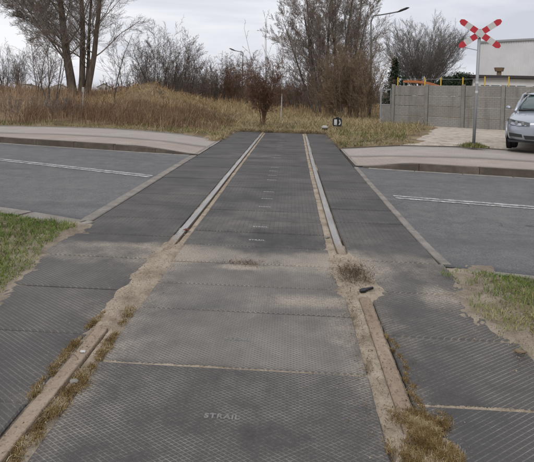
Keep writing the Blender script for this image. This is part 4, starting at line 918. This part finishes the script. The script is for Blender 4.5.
mb = MB(); mb.loft([[(x, -.27, htop(max(0, x))+.0), (x, -.225, htop(max(0, x))+.0), (x, -.225, htop(max(0, x))+.26), (x, -.27, htop(max(0, x))+.26)] for x in XS]); mb.obj('roof_edge', M['galv'], hall)
ax = at(473, 74, 49).x
anx = thing('annex_building', 'low white annex with flat dark roof and window strip before the hall', 'building', (ax, 49, 0), R(-4)); anx.scale = (.80, .80, .83)
MB().box((0, 0, 0), (34, 7, 4.35)).obj('wall', M['render_'], anx)
rf = MB().box((-.5, -.5, 4.37), (34.5, 7.3, 4.72), .03).obj('roof', M['roofd'], anx)
mb = MB(); mb.tube([(3.7, 2, 4.7), (3.7, 2, 5.3)], .28, 10); mb.tube([(3.7, 2, 5.3), (3.7, 2, 5.75)], [.5, .62], 10); mb.obj('vent', M['vent'], rf)
mb = MB(); mb.tube([(15.5, 2, 4.7), (15.5, 2, 5.3)], .28, 10); mb.tube([(15.5, 2, 5.3), (15.5, 2, 5.75)], [.5, .62], 10); mb.obj('vent', M['vent'], rf)
for i in range(11):
    x = .9+3.0*i
    for k in range(2):
        f = MB().box((x+k*1.2, -.05, 2.75), (x+k*1.2+1.1, -.004, 3.62)).obj('window', M['clad'], anx)
        MB().box((x+k*1.2+.06, -.075, 2.81), (x+k*1.2+1.04, -.052, 3.56)).obj('pane', M['wglass'], f)

# ------------------------------------------------------------------ concrete fence
FA, FB = Vector((5.02, 24.6, 0)), Vector((9.15, 21.75, 0))
fd = (FB-FA).normalized(); fang = math.atan2(fd.y, fd.x)
fence = thing('concrete_fence', 'grey fence of cast concrete panels slotted between posts behind the sandy lot', 'fence', (FA.x, FA.y, 0), fang)
bay = (FB-FA).length/3
pm = MB(); pm.box((-.075, -.075, -.2), (.075, .075, 2.02), .012); pmesh = pm.mesh('post', M['cfence'])
qm = MB(); qm.box((.08, -.025, 0), (bay-.08, .025, .482), .014); qmesh = qm.mesh('panel', M['cpanel'])
for i in range(11):
    def gz(k):
        P = FA+fd*bay*k; return .0+.02*math.sin(k)
    z0 = gz(i); link('post', pmesh, fence, (bay*i, 0, z0))
    if i < 10:
        for k in range(4): link('panel', qmesh, fence, (bay*i, .004*((i+k) % 3-1), z0+.005+.492*k), (rnd.uniform(-.008, .008), 0, 0))
# small gate panel at the fence end
g = thing('metal_gate', 'rusty grey metal gate leaf standing at the left end of the concrete fence', 'gate', tuple(FA-fd*.62+Vector((0, .1, 0))), fang)
mb = MB()
for a, b in (((0, 0, .1), (0, 0, 1.75)), ((.5, 0, .1), (.5, 0, 1.75)), ((0, 0, .1), (.5, 0, .1)), ((0, 0, 1.0), (.5, 0, 1.0)), ((0, 0, 1.75), (.5, 0, 1.75))): mb.tube([a, b], .022, 6)
mb.obj('frame', M['galv'], g)
MB().box((.025, -.008, .12), (.475, .008, .98)).obj('sheet', M['cfence'], g)
MB().tube([(-.03, 0, 0), (-.03, 0, 2.0)], .03, 8).obj('hinge_post', M['galv'], g)

# yellow posts with rail behind the fence, an orange slide
yf = thing('yellow_railing', 'yellow metal posts joined by a thin rail behind the concrete fence', 'railing', (0, 0, 0))
ypx = (398, 425, 441, 463, 485, 509)
tops = []
for px in ypx:
    p = at(px, 77.5 if px < 470 else 76.5, 34); tops.append(p); MB().tube([(p.x, p.y, gh(p.x, p.y)-.1), p], .042, 8).obj('post', M['yellow'], yf)
MB().tube([t-Vector((0, 0, .12)) for t in tops], .012, 6).obj('rail', M['galv'], yf)
MB().tube([t-Vector((0, 0, 1.6)) for t in tops], .012, 6).obj('rail', M['galv'], yf)
a, b = at(404, 82.5, 35.5), at(438, 87.5, 35.5)
mb = MB(); secs = []
for k in range(9):
    t = k/8; c = a.lerp(b, t)+Vector((0, 0, .12*math.sin(t*3.1)))
    secs.append([(c.x, c.y-.32, c.z+.16), (c.x, c.y-.30, c.z-.02), (c.x, c.y+.30, c.z-.02), (c.x, c.y+.32, c.z+.16), (c.x, c.y+.26, c.z+.16), (c.x, c.y+.24, c.z+.03), (c.x, c.y-.24, c.z+.03), (c.x, c.y-.26, c.z+.16)])
sl = thing('slide', 'orange playground slide showing over the concrete fence', 'slide', (0, 0, 0)); mb.loft(secs).obj('chute', M['orange'], sl)
for c in (a, b): MB().tube([(c.x, c.y, 0), (c.x, c.y, c.z)], .05, 6).obj('support', M['galv'], sl)

# ------------------------------------------------------------------ street lamps
def lamp(label, base, tip, bend, seed):
    b = thing('street_lamp', label, 'street lamp', base, 0, 'street lamps'); B = Vector(base); t = Vector(tip)-B; q = Vector(bend)-B
    MB().tube([(0, 0, 0), (0, 0, 2.0), (q.x*.6, q.y*.6, q.z*.75), (q.x, q.y, q.z)], [.09, .08, .06, .05], 8).obj('pole', M['lpole'], b, True)
    MB().tube([q, q.lerp(t, .08)+Vector((0, 0, .45*(t.z-q.z))), q.lerp(t, .3)+Vector((0, 0, .3*(t.z-q.z))), q.lerp(t, .65)+Vector((0, 0, .12*(t.z-q.z))), t-(t-q)*.08], .04, 6).obj('arm', M['lpole'], b, True)
    dx = (t-q).normalized(); mb = MB()
    mb.loft([[t+dx*s+Vector((0, w, hz)) for w, hz in ((-ww, 0), (-ww*.6, hh), (ww*.6, hh), (ww, 0), (0, -hh*.5))] for s, ww, hh in ((-.35, .05, .04), (-.1, .13, .1), (.3, .15, .1), (.5, .08, .03))]); mb.obj('lamp_head', M['plast'], b, True)
p1, p2 = at(402, 10.5, 33), at(371, 22, 33)
lamp('tall street lamp with curved arm rising beside the central trees', (p2.x+.12, 33, 0), p1, p2, 1)
p1, p2 = at(233, 50, 60), at(243, 54, 60)
lamp('distant street lamp whose arm shows over the brown thicket', (p2.x, 60, .2), p1, p2, 2)

# ------------------------------------------------------------------ warning cross
pb = gp(473.5, 146, .13); pc = at(479.5, 34, pb.y)
sg = thing('crossing_sign', 'red and white diagonal warning cross on a grey steel pole', 'road sign', (pb.x, pb.y, .10), R(-14))
hgt = pc.z-.10
ln = pc.x-pb.x
MB().tube([(0, 0, 0), (ln*.5, 0, hgt*.5), (ln, 0, hgt+.12)], .038, 12).obj('pole', M['galv'], sg, True)
MB().tube([(0, 0, 0), (0, 0, .10)], [.09, .045], 12).obj('foot', M['galv'], sg, True)
for z in (1.38, 1.62): MB().box((-.033+ln*z/hgt, -.043, z), (.03+ln*z/hgt, -.0385, z+.06)).obj('sticker', M['white'], sg)
Lh = .585; wd = .074
for ang, dy in ((34.5, -.055), (-36, -.075)):
    bd = link('blade', None, sg, (ln, dy, hgt), (0, R(-ang), 0))
    # tapered tip, alternating red and white fields, each a plate of its own
    cuts = [k*.836 for k in ([-.70, -.50, -.285, -.115, .115, .285, .50, .70] if ang > 0 else [-.70, -.49, -.30, -.12, .12, .30, .49, .70])]; cuts[0], cuts[-1] = -Lh, Lh
    colr = 'rwrwrwr'
    for (a, b), cc in zip(zip(cuts, cuts[1:]), colr):
        mb = MB()
        if a == -Lh: ol = [(a, -wd*.45), (a+.07, -wd), (b, -wd), (b, wd), (a+.07, wd), (a, wd*.45)]
        elif b == Lh: ol = [(a, -wd), (b-.07, -wd), (b, -wd*.45), (b, wd*.45), (b-.07, wd), (a, wd)]
        else: ol = [(a, -wd), (b, -wd), (b, wd), (a, wd)]
        mb.prism(ol, 1, -.006, .006); o = mb.obj('field', M['red' if cc == 'r' else 'white'], bd)
MB().box((ln-.05, -.05, hgt-.08), (ln+.05, .04, hgt+.08)).obj('clamp', M['galv'], sg)
MB().tube([(ln*.85, .0, hgt-.42), (ln*.85-.33, .02, hgt-.34)], .009, 6).obj('bracket', M['galv'], sg)
# grass tuft round the pole foot
n = 1500; P = np.stack([pb.x+rg.normal(0, .20, n), pb.y+rg.normal(0, .16, n), np.full(n, .115)], 1)
blades('foot_grass', P, rg.uniform(.04, .16, n)*np.exp(-((P[:, 0]-pb.x)/.3)**2), .005, M['strawgreen'], rg, .9, .5, 'tuft of green grass round the foot of the sign pole', 'grass', colshift=.16)

# ------------------------------------------------------------------ point lantern and lever by the track
p = gp(337, 131, .02)
lt = thing('point_lantern', 'black point lantern with white symbol panes low in the grass', 'signal', (p.x, p.y, .0), R(-6))
MB().tube([(0, 0, 0), (0, 0, .22)], .035, 8).obj('stem', M['black'], lt, True)
MB().prism([(-.15, .20), (.15, .20), (.17, .28), (.17, .46), (.13, .50), (-.13, .50), (-.17, .46), (-.17, .28)], 1, -.13, .13).obj('housing', M['black'], lt)
MB().box((-.115, -.14, .25), (-.01, -.132, .46), .002).obj('pane', M['white'], lt)
MB().prism([(.05, .26), (.10, .26), (.135, .33), (.10, .45), (.06, .45), (.09, .35)], 1, -.14, -.132).obj('pane', M['white'], lt)
MB().box((-.06, -.06, .5), (.06, .06, .54), .01).obj('cap', M['black'], lt)
p = gp(324, 132.5, .02)
lv = thing('point_lever', 'point lever with half white round counterweight low in the grass', 'lever', (p.x, p.y, 0), R(8))
MB().box((-.16, -.10, 0), (.14, .10, .10), .015).obj('base', M['black'], lv)
MB().tube([(-.1, 0, .08), (.12, 0, .24)], .02, 8).obj('arm', M['black'], lv, True)
for nm, z0, z1, mt in (('weight_top', .18, .27, 'stakew'), ('weight_bottom', .10, .178, 'black')):
    MB().tube([(.02, -.0, z0), (.02, 0, (z0+z1)/2), (.02, 0, z1)], [.12 if mt != 'black' else .09, .122 if mt != 'black' else .11, .07 if mt != 'black' else .12], 14).obj(nm, M[mt], lv)

# white marker stake on the bank
p = at(83, 104, 19.5)
M['stake'] = plain('weathered_white', (.36, .34, .31), .8, var=.7)
ms = thing('marker_stake', 'thin weathered white marker stake in the reeds before the large tree', 'stake', (p.x, 19.5, gh(p.x, 19.5)-.05), 0)
MB().box((-.02, -.02, 0), (.02, .02, 1.02), .006).obj('post', M['stake'], ms); MB().box((-.06, -.015, .90), (.04, .015, 1.1), .008).obj('tag', M['stake'], ms)

# ------------------------------------------------------------------ silver car on the lot
def subsurf(o, l=1):
    m = o.modifiers.new('s', 'SUBSURF'); m.levels = l; m.render_levels = l
    for p in o.data.polygons: p.use_smooth = True
    return o
pc_ = gp(514, 147.6, .13)
cdir = Vector((-pc_.x, -pc_.y, 0)).normalized(); cang = math.atan2(cdir.x, -cdir.y)   # car's -Y faces the camera
car = thing('car', 'silver estate car parked nose forward on the sandy lot', 'car', (0, 0, .125), cang+R(-5))
ca = car.rotation_euler.z
wheel_l = Vector((-.74, .82, 0)); rotm = Matrix.Rotation(ca, 3, 'Z')
car.location = Vector((pc_.x, pc_.y, .135))-rotm @ wheel_l
def sec(y, w, zt, zs, zb, crown=.03):
    h = [(0, zt+crown), (w*.5, zt+crown*.7), (w*.82, zt-.005), (w*.96, zs), (w, zs-.12), (w*.995, zb+.2), (w*.96, zb+.06), (w*.86, zb)]
    full = [(-x, y, z) for x, z in h[::-1]]+[(x, y, z) for x, z in h[1:]]
    return full
st = [(.0, .60, .60, .55, .30, .02), (.03, .70, .655, .60, .24, .03), (.12, .82, .695, .64, .20, .035), (.32, .875, .745, .70, .19, .035), (.7, .90, .82, .78, .20, .035), (1.15, .905, .885, .84, .21, .03), (1.45, .905, .93, .88, .21, .02),
      (2.4, .908, .935, .90, .21, .01), (3.4, .905, .95, .91, .21, .01), (4.1, .89, .97, .92, .24, .01), (4.42, .85, .95, .88, .28, .01), (4.52, .74, .85, .80, .36, .01)]
body = subsurf(MB().loft([sec(*s) for s in st]).obj('body', M['paint'], car), 2)
def gsec(y, wb, zb, wt_, zt):
    return [(-wb, y, zb), (-(wb+wt_)/2-.02, y, (zb+zt)/2), (-wt_, y, zt-.03), (-wt_*.6, y, zt+.005), (0, y, zt+.015), (wt_*.6, y, zt+.005), (wt_, y, zt-.03), ((wb+wt_)/2+.02, y, (zb+zt)/2), (wb, y, zb)]
gs = [(1.28, .76, .90, .74, .93), (1.75, .83, .90, .68, 1.19), (2.12, .85, .90, .62, 1.375), (2.7, .86, .90, .61, 1.42), (3.5, .855, .90, .60, 1.40), (4.05, .83, .90, .58, 1.33), (4.42, .78, .90, .56, .99)]
subsurf(MB().loft([gsec(*s) for s in gs], close=True).obj('windows', M['cglass'], car), 1)
rs = [(2.06, .625, 1.372), (2.2, .62, 1.40), (2.7, .615, 1.436), (3.5, .605, 1.416), (4.05, .585, 1.345)]
subsurf(MB().loft([[(-w, y, z-.045), (-w*.97, y, z-.008), (-w*.55, y, z+.012), (0, y, z+.02), (w*.55, y, z+.012), (w*.97, y, z-.008), (w, y, z-.045), (0, y, z-.02)] for y, w, z in rs]).obj('roof', M['paint'], car), 1)
for s in (-1, 1):
    MB().tube([(s*.775, 1.24, .905), (s*.735, 1.62, 1.12), (s*.665, 2.06, 1.345), (s*.635, 2.4, 1.395)], [.04, .036, .034, .03], 8).obj('pillar', M['paint'], car, True)
    MB().tube([(s*.755, 2.75, .9), (s*.65, 2.75, 1.37)], .035, 6).obj('pillar', M['plast'], car, True)
    MB().tube([(s*.60, 2.3, 1.44), (s*.59, 3.1, 1.47), (s*.57, 3.95, 1.40)], .016, 6).obj('roof_rail', M['galv'], car, True)
    # mirror
    mr = subsurf(MB().loft([[(s*.90, 1.55+y, .975+z*.5) for y, z in ((-.05, -.05), (.05, -.05), (.05, .09), (-.04, .08))], [(s*.96, 1.55+y, 0.99+z*.8) for y, z in ((-.08, -.06), (.06, -.06), (.06, .10), (-.06, .09))], [(s*1.04, 1.57+y, 0.985+z*.65) for y, z in ((-.04, -.05), (.05, -.05), (.05, .09), (-.03, .08))]]).obj('mirror', M['paint'], car), 2)
    MB().box((s*.86-.05, 1.52, .93), (s*.93+.02, 1.60, .965), .01).obj('mirror_foot', M['plast'], mr)
    # headlight follows the nose corner
    pr = [(.36, -.012, .585), (.36, -.01, .665), (.52, .045, .695), (.70, .10, .715), (.815, .24, .735), (.858, .36, .74), (.868, .34, .69), (.842, .20, .635), (.78, .085, .60), (.60, .008, .575)]
    mb = MB(); front = [(s*x, y-.012, z) for x, y, z in pr]; bk_ = [(s*x*.93, y+.12, z) for x, y, z in pr]
    mb.loft([front, bk_]); hl = mb.obj('headlight', M['lamp'], car)
    for xx, yy, zz, rr in ((.50, .032, .635, .040), (.645, .072, .652, .040)):
        MB().tube([(s*xx, yy-.05, zz), (s*xx, yy-.035, zz), (s*xx, yy, zz)], [rr*.85, rr, rr], 14).obj('lamp_unit', M['lunit'], hl)
    MB().box((s*.10-.09, -.035, .50), (s*.10+.09, .05, .645), .03).obj('grille', M['plast'], car)
    for dz in (0,):
        MB().tube([(s*.10+c_*.1, -.04, .5725+e_*.082) for c_, e_ in ((-1, -.7), (-1, .7), (-.6, 1), (.6, 1), (1, .7), (1, -.7), (.6, -1), (-.6, -1), (-1, -.7))], .011, 6, False).obj('grille_frame', M['chrome'], car, True)
    # lower intake and fog lamp
    MB().prism([(s*.50, .31), (s*.78, .33), (s*.79, .41), (s*.52, .385)], 1, .005, .18).obj('intake', M['plast'], car)
    for yw in (.82, 3.58):
        w = link('wheel', None, car, (s*.775, yw, .315))
        mb = MB(); prf = [(-.10, .21), (-.11, .28), (-.09, .31), (-.05, .318), (.05, .318), (.09, .31), (.11, .28), (.10, .21)]
        mb.loft([[(xx, rr*math.cos(a), rr*math.sin(a)) for xx, rr in prf] for a in np.linspace(0, 2*math.pi, 33)], True, False); mb.obj('tyre', M['tyre'], w, True)
        mb = MB()
        for k in range(10):
            a = 2*math.pi*k/10; mb.box((s*.06-.012, -.02, .04), (s*.06+.012, .02, .215), 0, Matrix.Rotation(a, 3, 'X'), Vector((0, 0, 0)))
        mb.tube([(s*.05, 0, 0), (s*.085, 0, 0)], .055, 12); mb.loft([[(s*.04+xx, rr*math.cos(a), rr*math.sin(a)) for xx, rr in ((-.06, .2), (.05, .2), (.05, .218), (-.06, .218))] for a in np.linspace(0, 2*math.pi, 33)], True, False)
        mb.obj('rim', M['rim'], w)
        mb = MB(); mb.loft([[(s*.865, yw+rr*math.cos(a), .315+rr*math.sin(a)) for rr in (.335,)]+[(s*.908, yw+.335*math.cos(a), .315+.335*math.sin(a)), (s*.911, yw+.375*math.cos(a), .315+.375*math.sin(a)), (s*.875, yw+.38*math.cos(a), .315+.38*math.sin(a))] for a in np.linspace(-.15, math.pi+.15, 18)]); mb.obj('wheel_arch', M['paint'], car, True)
        MB().tube([(s*.9, yw, .315), (s*.80, yw, .315)], .345, 24).obj('wheel_well', M['tyre'], car)
MB().prism([(-.44, .27), (.44, .27), (.48, .36), (-.48, .36)], 1, -.012, .12).obj('intake', M['plast'], car)
MB().box((-.26, -.03, .41), (.26, -.018, .52), .004).obj('number_plate', M['white'], car)
MB().prism([(-.80, .19), (.80, .19), (.82, .235), (-.82, .235)], 1, .06, .4).obj('bumper_lip', M['plast'], car)
MB().tube([(-.70, 1.24, .935), (0, 1.16, .965), (.70, 1.24, .935)], .022, 6).obj('cowl', M['plast'], car, True)
MB().box((-.62, 1.60, 1.035), (-.50, 1.604, 1.085)).obj('permit_sticker', M['white'], car)
for s in (-1, 1): MB().tube([(s*.1-.5*0, 1.28, .96), (s*.1-.52, 1.36, .985)], .010, 5).obj('wiper', M['plast'], car)
